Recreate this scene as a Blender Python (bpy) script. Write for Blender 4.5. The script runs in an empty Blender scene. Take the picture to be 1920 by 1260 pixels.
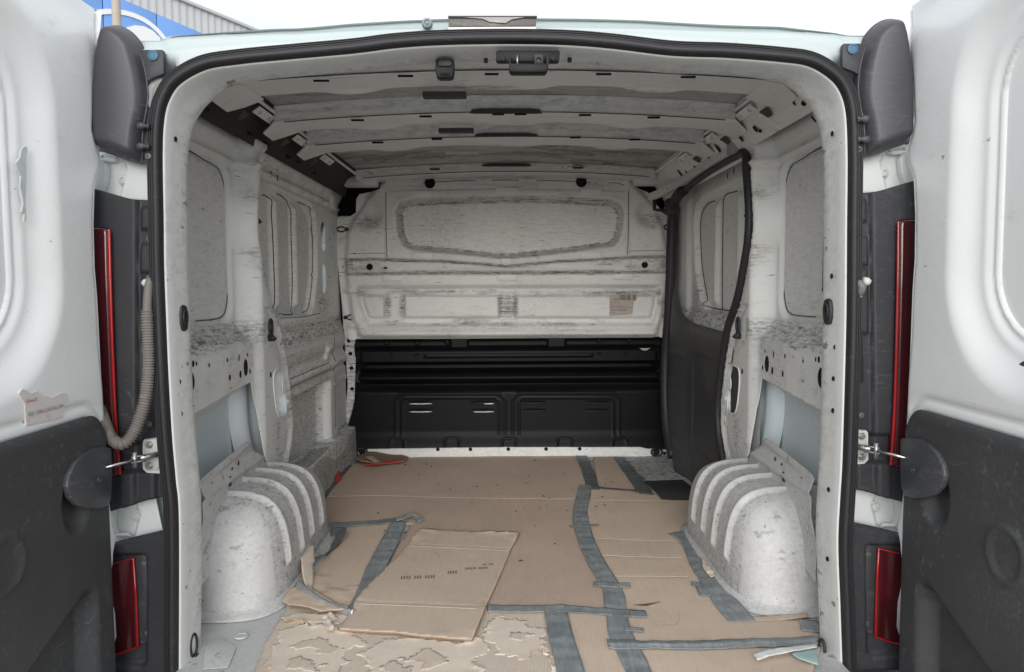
import bpy, bmesh, math, random
import numpy as np
from mathutils import Vector, Matrix
C = bpy.context
SC = C.scene
random.seed(7); RNG = np.random.default_rng(7)

# ---------------------------------------------------------------- camera
F = 1387.0; PP = (960.0, 630.0)
YAW = math.radians(0.41); PITCH = math.radians(-3.71); ROLL = math.radians(0.35)
CAM = np.array([0.0, 0.0, 0.84])
_f = np.array([math.sin(YAW)*math.cos(PITCH), math.cos(YAW)*math.cos(PITCH), math.sin(PITCH)])
_r = np.array([math.cos(YAW), -math.sin(YAW), 0.0])
_u = np.cross(_r, _f)
R_ = _r*math.cos(ROLL) - _u*math.sin(ROLL)
U_ = _u*math.cos(ROLL) + _r*math.sin(ROLL)
cam_d = bpy.data.cameras.new('camera'); cam = bpy.data.objects.new('camera', cam_d)
SC.collection.objects.link(cam); SC.camera = cam
cam_d.sensor_width = 36.0; cam_d.lens = F/1920*36; cam_d.clip_start = 0.02; cam_d.clip_end = 2000
M = Matrix.Identity(4)
for i in range(3):
    M[i][0] = R_[i]; M[i][1] = U_[i]; M[i][2] = -_f[i]; M[i][3] = CAM[i]
cam.matrix_world = M

# ---------------------------------------------------------------- world and sun (overcast day)
w = bpy.data.worlds.new('World'); SC.world = w; w.use_nodes = True
nt = w.node_tree; nt.nodes.clear()
out = nt.nodes.new('ShaderNodeOutputWorld'); bg = nt.nodes.new('ShaderNodeBackground')
sky = nt.nodes.new('ShaderNodeTexSky'); sky.sky_type = 'NISHITA'; sky.sun_disc = False
SUN_EL, SUN_AZ = math.radians(12), math.radians(184)
sky.sun_elevation = SUN_EL; sky.sun_rotation = SUN_AZ
tc = nt.nodes.new('ShaderNodeTexCoord'); mp = nt.nodes.new('ShaderNodeMapping'); mp.inputs['Scale'].default_value = (1, 1, 3)
nz = nt.nodes.new('ShaderNodeTexNoise'); nz.inputs['Scale'].default_value = 2.2; nz.inputs['Detail'].default_value = 6
rp = nt.nodes.new('ShaderNodeValToRGB'); rp.color_ramp.elements[0].position = .3; rp.color_ramp.elements[1].position = .75
rp.color_ramp.elements[0].color = (5.5, 5.75, 6.1, 1); rp.color_ramp.elements[1].color = (7.7, 7.8, 7.9, 1)
mx = nt.nodes.new('ShaderNodeMix'); mx.data_type = 'RGBA'; mx.inputs['Factor'].default_value = .86
L = nt.links.new
L(tc.outputs['Generated'], mp.inputs['Vector']); L(mp.outputs['Vector'], nz.inputs['Vector']); L(nz.outputs['Fac'], rp.inputs['Fac'])
L(sky.outputs['Color'], mx.inputs[6]); L(rp.outputs['Color'], mx.inputs[7]); L(mx.outputs[2], bg.inputs['Color'])
bg.inputs['Strength'].default_value = 0.082
L(bg.outputs['Background'], out.inputs['Surface'])
sd = bpy.data.lights.new('sun', 'SUN'); sd.energy = 1.5; sd.angle = math.radians(48); sd.color = (1.0, .99, .97)
so = bpy.data.objects.new('sun', sd); SC.collection.objects.link(so)
so.rotation_euler = (math.pi/2 - SUN_EL, 0, math.radians(180) - SUN_AZ)
SC.view_settings.view_transform = 'Standard'; SC.view_settings.look = 'None'
SC.view_settings.exposure = 1.13; SC.view_settings.gamma = 1.0

# ---------------------------------------------------------------- measuring helpers: a photo pixel taken onto a real plane
def ray(px, py):
    px = np.asarray(px, float); py = np.asarray(py, float)
    a = (px-PP[0])/F; b = (PP[1]-py)/F
    return _f + a[..., None]*R_ + b[..., None]*U_
def PY(px, py, Y):
    d = ray(px, py); t = (Y-CAM[1])/d[..., 1]; return CAM + d*t[..., None]
def PX(px, py, X):
    d = ray(px, py); t = (X-CAM[0])/d[..., 0]; return CAM + d*t[..., None]
def PZ(px, py, Z):
    d = ray(px, py); t = (Z-CAM[2])/d[..., 2]; return CAM + d*t[..., None]
def proj(P):
    v = np.asarray(P, float)-CAM
    x = v@R_; y = v@U_; z = v@_f
    return PP[0]+F*x/z, PP[1]-F*y/z
def polyY(pts, Y):  # -> (X,Z)
    a = np.array(pts, float); p = PY(a[:, 0], a[:, 1], Y); return p[:, [0, 2]]
def polyX(pts, X):  # -> (Y,Z)
    a = np.array(pts, float); p = PX(a[:, 0], a[:, 1], X); return p[:, [1, 2]]
def polyZ(pts, Z):  # -> (X,Y)
    a = np.array(pts, float); p = PZ(a[:, 0], a[:, 1], Z); return p[:, [0, 1]]

def sstep(a, b, x):
    t = np.clip((x-a)/(b-a), 0, 1); return t*t*(3-2*t)
def rrect(x, y, cx, cy, hw, hh, r):
    qx = np.abs(x-cx)-hw+r; qy = np.abs(y-cy)-hh+r
    return np.hypot(np.maximum(qx, 0), np.maximum(qy, 0)) + np.minimum(np.maximum(qx, qy), 0) - r
def psdf(x, y, poly):
    x = np.asarray(x, float); y = np.asarray(y, float)
    poly = np.asarray(poly, float); n = len(poly)
    d = np.full(x.shape, 1e18); ins = np.zeros(x.shape, bool)
    for i in range(n):
        ax, ay = poly[i]; bx, by = poly[(i+1) % n]
        ex, ey = bx-ax, by-ay; wx, wy = x-ax, y-ay
        L2 = ex*ex+ey*ey
        if L2 < 1e-18: continue
        t = np.clip((wx*ex+wy*ey)/L2, 0, 1)
        d = np.minimum(d, (wx-ex*t)**2+(wy-ey*t)**2)
        c = ((ay <= y) != (by <= y))
        with np.errstate(divide='ignore', invalid='ignore'):
            xi = ax + (y-ay)*ex/(ey if ey != 0 else 1e-12)
        ins ^= c & (x < xi)
    d = np.sqrt(d); return np.where(ins, -d, d)
def ldist(x, y, pts):   # distance to an open polyline
    pts = np.asarray(pts, float); d = np.full(np.shape(x), 1e18)
    for i in range(len(pts)-1):
        ax, ay = pts[i]; bx, by = pts[i+1]; ex, ey = bx-ax, by-ay
        t = np.clip(((x-ax)*ex+(y-ay)*ey)/(ex*ex+ey*ey+1e-18), 0, 1)
        d = np.minimum(d, (x-ax-ex*t)**2+(y-ay-ey*t)**2)
    return np.sqrt(d)
def catmull(pts, step, closed=False):
    P = np.array(pts, float); n = len(P); o = []
    rng = range(n if closed else n-1)
    for i in rng:
        if closed: p0, p1, p2, p3 = P[(i-1) % n], P[i], P[(i+1) % n], P[(i+2) % n]
        else: p0, p1, p2, p3 = P[max(i-1, 0)], P[i], P[i+1], P[min(i+2, n-1)]
        k = max(2, int(np.linalg.norm(p2-p1)/step))
        for j in range(k):
            t = j/k
            o.append(.5*((2*p1)+(-p0+p2)*t+(2*p0-5*p1+4*p2-p3)*t*t+(-p0+3*p1-3*p2+p3)*t**3))
    if not closed: o.append(P[-1])
    return np.array(o)
_perm = RNG.permutation(512)
_gr = RNG.random(4096)
def vnoise(x, y, s=1.0, seed=0):
    x = np.asarray(x)*s+seed*17.3; y = np.asarray(y)*s+seed*9.1
    xi = np.floor(x).astype(int); yi = np.floor(y).astype(int); fx = x-xi; fy = y-yi
    fx = fx*fx*(3-2*fx); fy = fy*fy*(3-2*fy)
    def g(a, b): return _gr[(a*127+b*311+seed*71+((a*a*7+b*b*13) % 997)) % 4096]
    return (g(xi, yi)*(1-fx)+g(xi+1, yi)*fx)*(1-fy)+(g(xi, yi+1)*(1-fx)+g(xi+1, yi+1)*fx)*fy
def fbm(x, y, s=1.0, seed=0, o=4):
    v = 0; a = .5; t = 0
    for k in range(o): v = v+a*vnoise(x, y, s*2**k, seed+k); t += a; a *= .5
    return v/t

# ---------------------------------------------------------------- object helpers
ROOT = {}
def link(o): SC.collection.objects.link(o); return o
def empty(name, loc, label, cat, group=None):
    o = link(bpy.data.objects.new(name, None)); o.location = loc; o.empty_display_size = .2
    o['label'] = label; o['category'] = cat
    if group: o['group'] = group
    ROOT[o.name] = Vector(loc); return o
def par(o, parent):
    """world-space placement is kept: a part's location is taken relative to its parent's"""
    if parent is not None:
        o.parent = parent
        base = Vector(parent.location)
        q = parent.parent
        while q is not None: base += Vector(q.location); q = q.parent
        o.location = Vector(o.location)-base
    return o
def tag(o, label=None, cat=None, group=None, kind=None):
    if label: o['label'] = label
    if cat: o['category'] = cat
    if group: o['group'] = group
    if kind: o['kind'] = kind
    return o
def mesh_obj(name, verts, faces, mat, parent=None, smooth=True, wear=None, loc=None):
    me = bpy.data.meshes.new(name)
    V = np.asarray(verts, float)
    if loc is not None: V = V-np.array(loc)
    me.from_pydata(V.tolist(), [], [list(map(int, f)) for f in faces]); me.update()
    if smooth: me.polygons.foreach_set('use_smooth', [True]*len(me.polygons))
    if mat: me.materials.append(mat)
    if wear is not None:
        at = me.attributes.new('wear', 'FLOAT', 'POINT'); at.data.foreach_set('value', np.asarray(wear, 'f'))
    o = link(bpy.data.objects.new(name, me))
    if loc is not None: o.location = loc
    return par(o, parent)
def bm_obj(name, bm, mat, parent=None, smooth=False, loc=(0, 0, 0), angle=None):
    bmesh.ops.recalc_face_normals(bm, faces=bm.faces)
    me = bpy.data.meshes.new(name); bm.to_mesh(me); bm.free()
    if mat: me.materials.append(mat)
    if smooth:
        me.polygons.foreach_set('use_smooth', [True]*len(me.polygons))
        if angle: me.set_sharp_from_angle(angle=math.radians(angle))
    o = link(bpy.data.objects.new(name, me)); o.location = loc
    return par(o, parent)
def sheet(name, fn, u0, u1, v0, v1, du, mat, parent=None, keep=None, wear=None, thick=0, flip=False, dv=None):
    """pressed sheet: a fine grid on a real surface; keep(u,v) > 0 is kept and its rim is snapped to the outline"""
    nu = max(2, int(round((u1-u0)/du))+1); nv = max(2, int(round((v1-v0)/(dv or du)))+1)
    U, V = np.meshgrid(np.linspace(u0, u1, nu), np.linspace(v0, v1, nv), indexing='ij')
    idx = np.arange(nu*nv).reshape(nu, nv)
    q = np.stack([idx[:-1, :-1], idx[1:, :-1], idx[1:, 1:], idx[:-1, 1:]], -1).reshape(-1, 4)
    if keep is not None:
        K = keep(U, V)
        cen = (K[:-1, :-1]+K[1:, :-1]+K[1:, 1:]+K[:-1, 1:])/4
        km = (cen > 0).reshape(-1)
        gu, gv = np.gradient(K, (u1-u0)/(nu-1), (v1-v0)/(nv-1))
        used = np.zeros(nu*nv, int); np.add.at(used, q[km].ravel(), 1)
        tot = np.zeros(nu*nv, int); np.add.at(tot, q.ravel(), 1)
        b = ((used > 0) & (used < tot)).reshape(nu, nv)
        g2 = gu**2+gv**2; g2[g2 < 1e-6] = 1e6
        lim = max((u1-u0)/(nu-1), (v1-v0)/(nv-1))
        su = np.clip(-K*gu/g2, -lim, lim); sv = np.clip(-K*gv/g2, -lim, lim)
        U = np.where(b, U+su, U); V = np.where(b, V+sv, V)
        q = q[km]
    P = fn(U, V); P = np.stack([np.broadcast_to(np.asarray(p, float), U.shape) for p in P], -1).reshape(-1, 3)
    W = None if wear is None else np.broadcast_to(wear(U, V), U.shape).reshape(-1)
    uq, inv = np.unique(q.ravel(), return_inverse=True)
    q = inv.reshape(-1, 4)
    if flip: q = q[:, ::-1]
    o = mesh_obj(name, P[uq], q, mat, parent, True, None if W is None else W[uq])
    if thick:
        md = o.modifiers.new('thickness', 'SOLIDIFY'); md.thickness = thick; md.offset = 0
    return o
def box(name, lo, hi, mat, parent=None, bev=0.0, seg=2, org=False):
    lo = np.array(lo, float); hi = np.array(hi, float); c = (lo+hi)/2; s = (hi-lo)
    bm = bmesh.new(); bmesh.ops.create_cube(bm, size=1.0); bmesh.ops.scale(bm, vec=s, verts=bm.verts)
    if bev > 0: bmesh.ops.bevel(bm, geom=bm.edges[:], offset=min(bev, min(s)*.45), segments=seg, affect='EDGES', profile=.5)
    return bm_obj(name, bm, mat, parent, bev > 0, c, 40)
def prism(name, pts, vec, mat, parent=None, bev=0.0, seg=2, smooth=True):
    """polygon (world points) given real depth along vec"""
    P = np.array(pts, float); c = P.mean(0); bm = bmesh.new()
    vs = [bm.verts.new(p-c) for p in P]; f = bm.faces.new(vs)
    r = bmesh.ops.extrude_face_region(bm, geom=[f])
    nv = [e for e in r['geom'] if isinstance(e, bmesh.types.BMVert)]
    bmesh.ops.translate(bm, vec=Vector(vec), verts=nv)
    bmesh.ops.recalc_face_normals(bm, faces=bm.faces)
    if bev > 0:
        top = [e for e in bm.edges if len(e.link_faces) == 2 and e.calc_face_angle(0) > .5]
        bmesh.ops.bevel(bm, geom=top, offset=bev, segments=seg, affect='EDGES', profile=.5, clamp_overlap=True)
    return bm_obj(name, bm, mat, parent, smooth, tuple(c), 35)
def tube(name, pts, r, mat, parent=None, sides=10, closed=False, rr=None, caps=True):
    P = np.array(pts, float); n = len(P); T = np.gradient(P, axis=0)
    if closed: T = np.roll(P, -1, 0)-np.roll(P, 1, 0)
    T /= np.linalg.norm(T, axis=1)[:, None]+1e-12
    up = np.array([0, 0, 1.]) if abs(T[0][2]) < .9 else np.array([0, 1., 0])
    N = np.cross(T[0], up); N /= np.linalg.norm(N); V = []
    for i in range(n):
        N = N-T[i]*(N@T[i]); N /= np.linalg.norm(N); B = np.cross(T[i], N)
        ri = r if rr is None else rr[i]
        for k in range(sides):
            a = 2*math.pi*k/sides; V.append(P[i]+ri*(math.cos(a)*N+math.sin(a)*B))
    Fq = []
    for i in range(n if closed else n-1):
        j = (i+1) % n
        for k in range(sides):
            m = (k+1) % sides; Fq.append((i*sides+k, i*sides+m, j*sides+m, j*sides+k))
    if not closed and caps: Fq.append(tuple(range(sides))[::-1]); Fq.append(tuple((n-1)*sides+k for k in range(sides)))
    return mesh_obj(name, V, Fq, mat, parent, True)
def lathe_mesh(name, prof, mat, seg=20):
    """profile (r, h) turned about +Z; shared mesh"""
    V = []; Fq = []
    for r, h in prof:
        for k in range(seg):
            a = 2*math.pi*k/seg; V.append((r*math.cos(a), r*math.sin(a), h))
    for i in range(len(prof)-1):
        for k in range(seg):
            m = (k+1) % seg; Fq.append((i*seg+k, i*seg+m, (i+1)*seg+m, (i+1)*seg+k))
    Fq.append(tuple((len(prof)-1)*seg+k for k in range(seg)))
    me = bpy.data.meshes.new(name); me.from_pydata(V, [], Fq); me.update()
    me.polygons.foreach_set('use_smooth', [True]*len(me.polygons)); me.set_sharp_from_angle(angle=math.radians(35))
    me.materials.append(mat); return me
def inst(name, me, loc, nrm, parent, s=1.0, spin=0.0):
    o = link(bpy.data.objects.new(name, me)); o.location = loc
    q = Vector(nrm).to_track_quat('Z', 'Y'); o.rotation_euler = (q @ Matrix.Rotation(spin, 3, 'Z').to_quaternion()).to_euler()
    o.scale = (s, s, s) if not hasattr(s, '__len__') else s
    return par(o, parent)
def text_mesh(name, body, size, mat, loc, rot, parent=None, ext=.0003, align='LEFT'):
    cu = bpy.data.curves.new(name, 'FONT'); cu.body = body; cu.size = size; cu.extrude = ext; cu.align_x = align
    t = bpy.data.objects.new(name+'_c', cu); SC.collection.objects.link(t)
    dg = C.evaluated_depsgraph_get(); me = bpy.data.meshes.new_from_object(t.evaluated_get(dg))
    bpy.data.objects.remove(t); bpy.data.curves.remove(cu)
    me.materials.clear(); me.materials.append(mat); me.name = name
    o = link(bpy.data.objects.new(name, me)); o.location = loc; o.rotation_euler = rot
    return par(o, parent)

# ---------------------------------------------------------------- materials
class NT:
    def __init__(s, name):
        s.m = bpy.data.materials.new(name); s.m.use_nodes = True; s.t = s.m.node_tree; s.n = s.t.nodes
        s.b = s.n['Principled BSDF']; s.l = s.t.links.new
        s.tc = s.n.new('ShaderNodeTexCoord')
    def map(s, sc=(1, 1, 1), rot=(0, 0, 0), loc=(0, 0, 0)):
        m = s.n.new('ShaderNodeMapping'); m.inputs['Scale'].default_value = sc; m.inputs['Rotation'].default_value = rot; m.inputs['Location'].default_value = loc
        s.l(s.tc.outputs['Object'], m.inputs['Vector']); return m.outputs['Vector']
    def noise(s, scale, detail=4, rough=.55, vec=None, dist=0.0):
        n = s.n.new('ShaderNodeTexNoise'); n.inputs['Scale'].default_value = scale; n.inputs['Detail'].default_value = detail
        n.inputs['Roughness'].default_value = rough; n.inputs['Distortion'].default_value = dist
        s.l(vec if vec is not None else s.tc.outputs['Object'], n.inputs['Vector']); return n.outputs['Fac']
    def ramp(s, fac, a, b, inv=False):
        n = s.n.new('ShaderNodeMapRange'); n.inputs['From Min'].default_value = a; n.inputs['From Max'].default_value = b
        if inv: n.inputs['To Min'].default_value = 1; n.inputs['To Max'].default_value = 0
        s.l(fac, n.inputs['Value']); return n.outputs['Result']
    def math(s, op, a, b=None, c=None):
        n = s.n.new('ShaderNodeMath'); n.operation = op
        for i, v in enumerate((a, b, c)):
            if v is None: continue
            if isinstance(v, (int, float)): n.inputs[i].default_value = v
            else: s.l(v, n.inputs[i])
        if op in ('MULTIPLY', 'ADD') : n.use_clamp = False
        return n.outputs[0]
    def clamp(s, a):
        n = s.n.new('ShaderNodeClamp'); s.l(a, n.inputs[0]); return n.outputs[0]
    def mix(s, fac, a, b):
        n = s.n.new('ShaderNodeMix'); n.data_type = 'RGBA'
        if isinstance(fac, (int, float)): n.inputs[0].default_value = fac
        else: s.l(fac, n.inputs[0])
        for i, v in ((6, a), (7, b)):
            if isinstance(v, tuple): n.inputs[i].default_value = (v+(1,))[:4]
            else: s.l(v, n.inputs[i])
        return n.outputs[2]
    def attr(s, name):
        n = s.n.new('ShaderNodeAttribute'); n.attribute_name = name; return n.outputs['Fac']
    def bump(s, h, strength=.3, dist=.002):
        n = s.n.new('ShaderNodeBump'); n.inputs['Strength'].default_value = strength; n.inputs['Distance'].default_value = dist
        s.l(h, n.inputs['Height']); s.l(n.outputs['Normal'], s.b.inputs['Normal'])
    def lines(s, scale, width, vec=None, mask=None, detail=2):
        """hairline scratches: contour lines of a noise field broken into short pieces"""
        n = s.noise(scale, detail, .5, vec); d = s.math('ABSOLUTE', s.math('SUBTRACT', n, .5))
        l = s.ramp(d, 0, width, True)
        m = s.ramp(s.noise(scale*1.7, 2, .5, s.map(loc=(3.1, 7.7, 1.3))), .56 if mask is None else mask, (.6 if mask is None else mask+.04))
        return s.math('MULTIPLY', s.clamp(l), s.clamp(m))
    def col(s, c): s.l(c, s.b.inputs['Base Color']) if not isinstance(c, tuple) else setattr(s.b.inputs['Base Color'], 'default_value', (c+(1,))[:4])

def paint(name, base=(.70, .72, .71), grime=.35, chips=.5, wearable=True, streak=(5, 5, 60), rough=.42, gcol=(.30, .30, .285), tint=None, spec=.5, wk=1.0, hair=1.0):
    """white sheet-metal paint: fine-grained dirt gathered in patches, short scrapes, chips; 'wear' adds rubbing"""
    s = NT(name)
    soft = s.ramp(s.noise(2.6, 6, .6), .46, .70)
    grain = s.ramp(s.noise(75, 5, .72), .42, .66)
    g = s.math('MULTIPLY', s.math('MULTIPLY', soft, s.math('ADD', s.math('MULTIPLY', grain, .8), .12)), grime)
    ff = s.math('MULTIPLY', s.ramp(s.noise(210, 3, .7), .55, .75), grime*.5)
    sc = s.ramp(s.noise(1.0, 4, .6, s.map(tuple(x*2 for x in streak))), .60, .68)
    st = s.math('MULTIPLY', s.math('MULTIPLY', sc, s.ramp(s.noise(5, 3), .42, .6)), grime*1.0)
    tot = s.math('ADD', s.math('ADD', g, ff), st)
    if wearable:
        wr = s.attr('wear')
        wn = s.ramp(s.noise(34, 7, .8), .44, .60)
        ws = s.ramp(s.noise(1.0, 4, .7, s.map(tuple(x*5 for x in streak), (0, .5, .3))), .46, .58)
        w3 = s.ramp(s.noise(1.0, 4, .7, s.map(tuple(x*4+8 for x in streak), (.6, .2, .8), (3, 1, 2))), .50, .60)
        sm0 = s.math('ADD', s.math('ADD', s.math('MULTIPLY', wn, .28), .08), s.math('ADD', s.math('MULTIPLY', ws, .38), s.math('MULTIPLY', w3, .34)))
        tot = s.math('ADD', tot, s.math('MULTIPLY', s.math('MULTIPLY', wr, wk), sm0))
    tot = s.clamp(tot)
    c = s.mix(tot, base, gcol)
    if tint is not None:
        c = s.mix(s.ramp(s.noise(1.3, 2), .4, .65), c, s.mix(tot, tint, gcol))
    ch = s.noise(120, 4, .62); st2 = s.noise(1.0, 4, .6, s.map((streak[0]*2.6, streak[1]*2.6, streak[2]*2.6), loc=(4, 2, 9)))
    th = .765-.045*chips
    if wearable:
        cm = s.ramp(s.math('ADD', ch, s.math('MULTIPLY', wr, .10)), th, th+.02)
        sm = s.ramp(s.math('ADD', st2, s.math('MULTIPLY', wr, .10)), th-.035, th-.015)
    else:
        cm = s.ramp(ch, th, th+.03); sm = s.ramp(st2, th-.02, th+.01)
    ln = s.lines(7, .0022, None, .60); ln2 = s.lines(15, .003, s.map((1, 1, 2.4), (.4, .9, .3)), .62, 1)
    dk = s.clamp(s.math('ADD', s.math('MULTIPLY', s.math('ADD', s.clamp(cm), s.clamp(sm)), .5+.4*chips), s.math('MULTIPLY', s.math('ADD', ln, ln2), (.15+.4*chips)*hair)))
    c = s.mix(dk, c, (.10, .10, .095))
    s.col(c)
    s.l(s.math('ADD', s.math('MULTIPLY', tot, .3), rough), s.b.inputs['Roughness'])
    s.b.inputs['Specular IOR Level'].default_value = spec
    s.bump(s.math('SUBTRACT', s.math('MULTIPLY', s.noise(9, 3), .7), s.math('MULTIPLY', dk, .25)), .25, .0025)
    return s.m
def plastic(name, base=(.022, .022, .026), dust=(.20, .20, .20), amt=.25, rough=.5, grain=500, scr=.5, streak=(6, 6, 25), spec=.5):
    s = NT(name)
    mk = s.ramp(s.noise(2.8, 5, .6), .44, .68); fine = s.ramp(s.noise(130, 4, .75), .44, .68)
    d = s.math('MULTIPLY', s.math('MULTIPLY', mk, s.math('ADD', s.math('MULTIPLY', fine, .85), .15)), amt)
    d2 = s.math('MULTIPLY', s.math('MULTIPLY', s.ramp(s.noise(1, 5, .7, s.map(tuple(x*6 for x in streak), (.3, .5, 0))), .56, .68), s.ramp(s.noise(4, 3), .45, .62)), amt*1.2)
    l = s.math('MULTIPLY', s.math('ADD', s.lines(5, .0016, s.map((1, 1, .5), (.5, 0, 0)), .60, 1), s.lines(9, .0022, s.map((1, 1, .6), (1.1, .3, .7)), .60, 1)), scr)
    t = s.clamp(s.math('ADD', s.math('ADD', d, d2), l))
    s.col(s.mix(t, base, dust))
    s.l(s.math('ADD', s.math('MULTIPLY', t, .35), rough), s.b.inputs['Roughness']); s.b.inputs['Specular IOR Level'].default_value = spec
    s.bump(s.noise(grain, 2), .12, .0006)
    return s.m
def plain(name, c, rough=.5, metal=0.0, spec=.5):
    s = NT(name); n = s.noise(30, 4); s.col(s.mix(s.ramp(n, .3, .8), c, tuple(x*.8 for x in c)))
    s.b.inputs['Roughness'].default_value = rough; s.b.inputs['Metallic'].default_value = metal; s.b.inputs['Specular IOR Level'].default_value = spec
    return s.m
M_ext = paint('exterior white paint', (.48, .545, .545), .12, .12, False, (4, 4, 20), .30, (.45, .45, .43))
M_door = paint('door white paint', (.88, .895, .89), .20, .75, False, (8, 8, 22), .26, (.45, .43, .40), hair=.12)
M_frame = paint('frame white paint', (.74, .76, .745), .25, .55, True, (6, 6, 10), .42, (.36, .34, .31))
M_in = paint('interior white paint', (.82, .83, .815), .34, .60, True, (5, 5, 30), .45, wk=1.15)
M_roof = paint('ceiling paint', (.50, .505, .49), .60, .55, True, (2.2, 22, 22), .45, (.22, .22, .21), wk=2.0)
M_bulk = paint('bulkhead paint', (.83, .84, .82), .34, .95, True, (4, 4, 45), .42, (.20, .20, .19), wk=1.5)
M_cyan = paint('cavity paint', (.90, .92, .915), .12, .2, True, (5, 5, 20), .4, (.55, .56, .56), (.78, .88, .93))
M_arch = paint('wheel arch worn paint', (.62, .62, .615), .70, .35, True, (14, 14, 22), .55, (.31, .308, .30), hair=2.2, wk=.85)
M_dirty = paint('dirty sill paint', (.50, .50, .485), .9, .7, True, (26, 8, 26), .6, (.15, .148, .14), wk=1.1)
M_black = plastic('black bulkhead enamel', (.005, .005, .006), (.035, .035, .04), .14, .42, 200, .3, (3, 3, 30), .14)
M_trim = plastic('grey black trim plastic', (.028, .029, .034), (.16, .165, .17), .30, .52, 700, .5)
M_trim2 = plastic('door card plastic', (.050, .051, .054), (.22, .23, .23), .35, .55, 900, .8, (9, 9, 9))
M_latch = plastic('latch black', (.008, .008, .009), (.08, .08, .08), .15, .5, 500, .2, spec=.25)
M_cap = plastic('corner cap plastic', (.055, .052, .060), (.22, .21, .21), .35, .42, 900, .3)
M_rub = plastic('rubber', (.018, .017, .020), (.12, .11, .11), .25, .55, 400, .2)
M_void = plain('dark hollow', (.006, .006, .007), .9)
M_foam = plastic('dark foam', (.040, .036, .037), (.08, .075, .07), .3, .8, 900, 0)
M_met = plain('zinc metal', (.45, .45, .44), .35, .8)
M_bolt = plain('painted bolt', (.66, .68, .67), .35)
M_rod = plain('steel rod', (.5, .5, .5), .25, 1.0)
M_blue = plain('blue plug', (.06, .16, .26), .5)
# ================================================================= THE VAN
VAN = empty('cargo_van', (0, 2.6, -0.56), 'empty white cargo van seen through its two wide open rear doors, scuffed bare load bay', 'van')
S1 = 1387.0/1.6

# ---- opening outline (outer edge of the rubber seal), photo pixels on the rear plane
op_px = [(314, 1262), (314, 982), (308, 900), (301, 820), (294, 700), (290, 606), (286, 500), (285, 420), (283, 292), (286, 223), (297, 179), (323, 141), (378, 110), (447, 98), (550, 88),
         (660, 78), (740, 68), (830, 62), (948, 60), (1060, 62), (1150, 69), (1260, 82), (1363, 86), (1466, 94), (1522, 103), (1565, 127), (1592, 158), (1607, 206), (1611, 292),
         (1610, 420), (1609, 560), (1607, 662), (1601, 860), (1597, 930), (1593, 1019), (1597, 1140), (1601, 1262)]
YO = 1.60
opn = catmull(polyY(op_px, YO), .010)
opn = np.vstack([[opn[0][0], -.11], opn, [opn[-1][0], -.11]]); opn = opn[(opn[:, 1] > -.02) | (opn[:, 1] < -.10)]
opn = catmull(np.vstack([[[opn[0][0], z] for z in np.arange(-.11, opn[1][1]-.005, .01)], opn[1:-1], [[opn[-1][0], z] for z in np.arange(opn[-2][1]-.01, -.11, -.01)]]), .010)
bl, br_ = opn[0].copy(), opn[-1].copy()
base = np.array([[bl[0]+(br_[0]-bl[0])*t, -.115] for t in np.linspace(0, 1, 150)[1:-1]])
OPN = np.vstack([opn, base[::-1]])            # closed ring (clockwise seen from the camera)
def ring_normals(P, s=2):
    T = np.roll(P, -s, 0)-np.roll(P, s, 0); T /= np.linalg.norm(T, axis=1)[:, None]
    N = np.stack([T[:, 1], -T[:, 0]], 1)
    c = P.mean(0)
    if ((c-P)*N).sum() < 0: N = -N
    for _ in range(6): N = (np.roll(N, 1, 0)+N*2+np.roll(N, -1, 0))/4
    return N/np.linalg.norm(N, axis=1)[:, None]
NRM = ring_normals(OPN)
def ring_sweep(name, prof, mat, parent, offk=None, wear=None, closedprof=False):
    n = len(OPN); V = []; Fq = []; m = len(prof); W = []
    for j, (o, y) in enumerate(prof):
        oo = o if offk is None else offk(o, j)
        Q = OPN+NRM*(np.asarray(oo)[..., None] if np.ndim(oo) else oo)
        for i in range(n): V.append((Q[i, 0], y, Q[i, 1]))
        if wear is not None: W += [wear[j]]*n
    for j in range(m if closedprof else m-1):
        j2 = (j+1) % m
        for i in range(n):
            k = (i+1) % n; Fq.append((j*n+i, j*n+k, j2*n+k, j2*n+i))
    return mesh_obj(name, V, Fq, mat, parent, True, None if wear is None else W)
corner = np.exp(-(((np.abs(OPN[:, 0]+.0)-.70)/.085)**2+((OPN[:, 1]-1.27)/.10)**2))
topw = sstep(1.25, 1.32, OPN[:, 1])*(1-sstep(.60, .72, np.abs(OPN[:, 0])))
# rubber seal: a fat inner bulb and three thin outer lips
prof = []
for a in np.linspace(-.5*math.pi, 1.5*math.pi, 15)[:-1]:
    prof.append((.0158+.0080*math.cos(a), 1.588-.0090*math.sin(a)))
seal = ring_sweep('door_seal', prof, M_rub, VAN, closedprof=True)
for k, (o, r) in enumerate(((.0060, .0024), (.0018, .0020), (-.0018, .0017))):
    pr = [(o+r*math.cos(a), 1.590-r*math.sin(a)*1.5) for a in np.linspace(0, 2*math.pi, 9)[:-1]]
    ring_sweep('seal_lip', pr, M_rub, seal, closedprof=True)
ring_sweep('seal_grip', [(.0228, 1.590), (.0246, 1.594), (.0250, 1.606)], M_rub, seal)
# painted lip of the opening, deeper than the seal
pf = [(-.004, 1.603), (.020, 1.6025), (.0260, 1.6005), (.0280, 1.606), (.0300, 1.635), (.0325, 1.665), (.0345, 1.685), (.0335, 1.700), (.028, 1.712), (.0, 1.716), (-.028, 1.718)]
def offk(o, j):
    k = sstep(3, 8, j) if j < 9 else (10-j)*.9
    return o + corner*(.018*k if j < 9 else 0) - topw*(.002*sstep(3, 6, j))*(1 if j < 9 else 0)
lining = ring_sweep('opening_frame', pf, M_frame, VAN, offk, [0, 0, .0, .03, .20, .35, .6, .5, .3, .1, 0])

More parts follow.
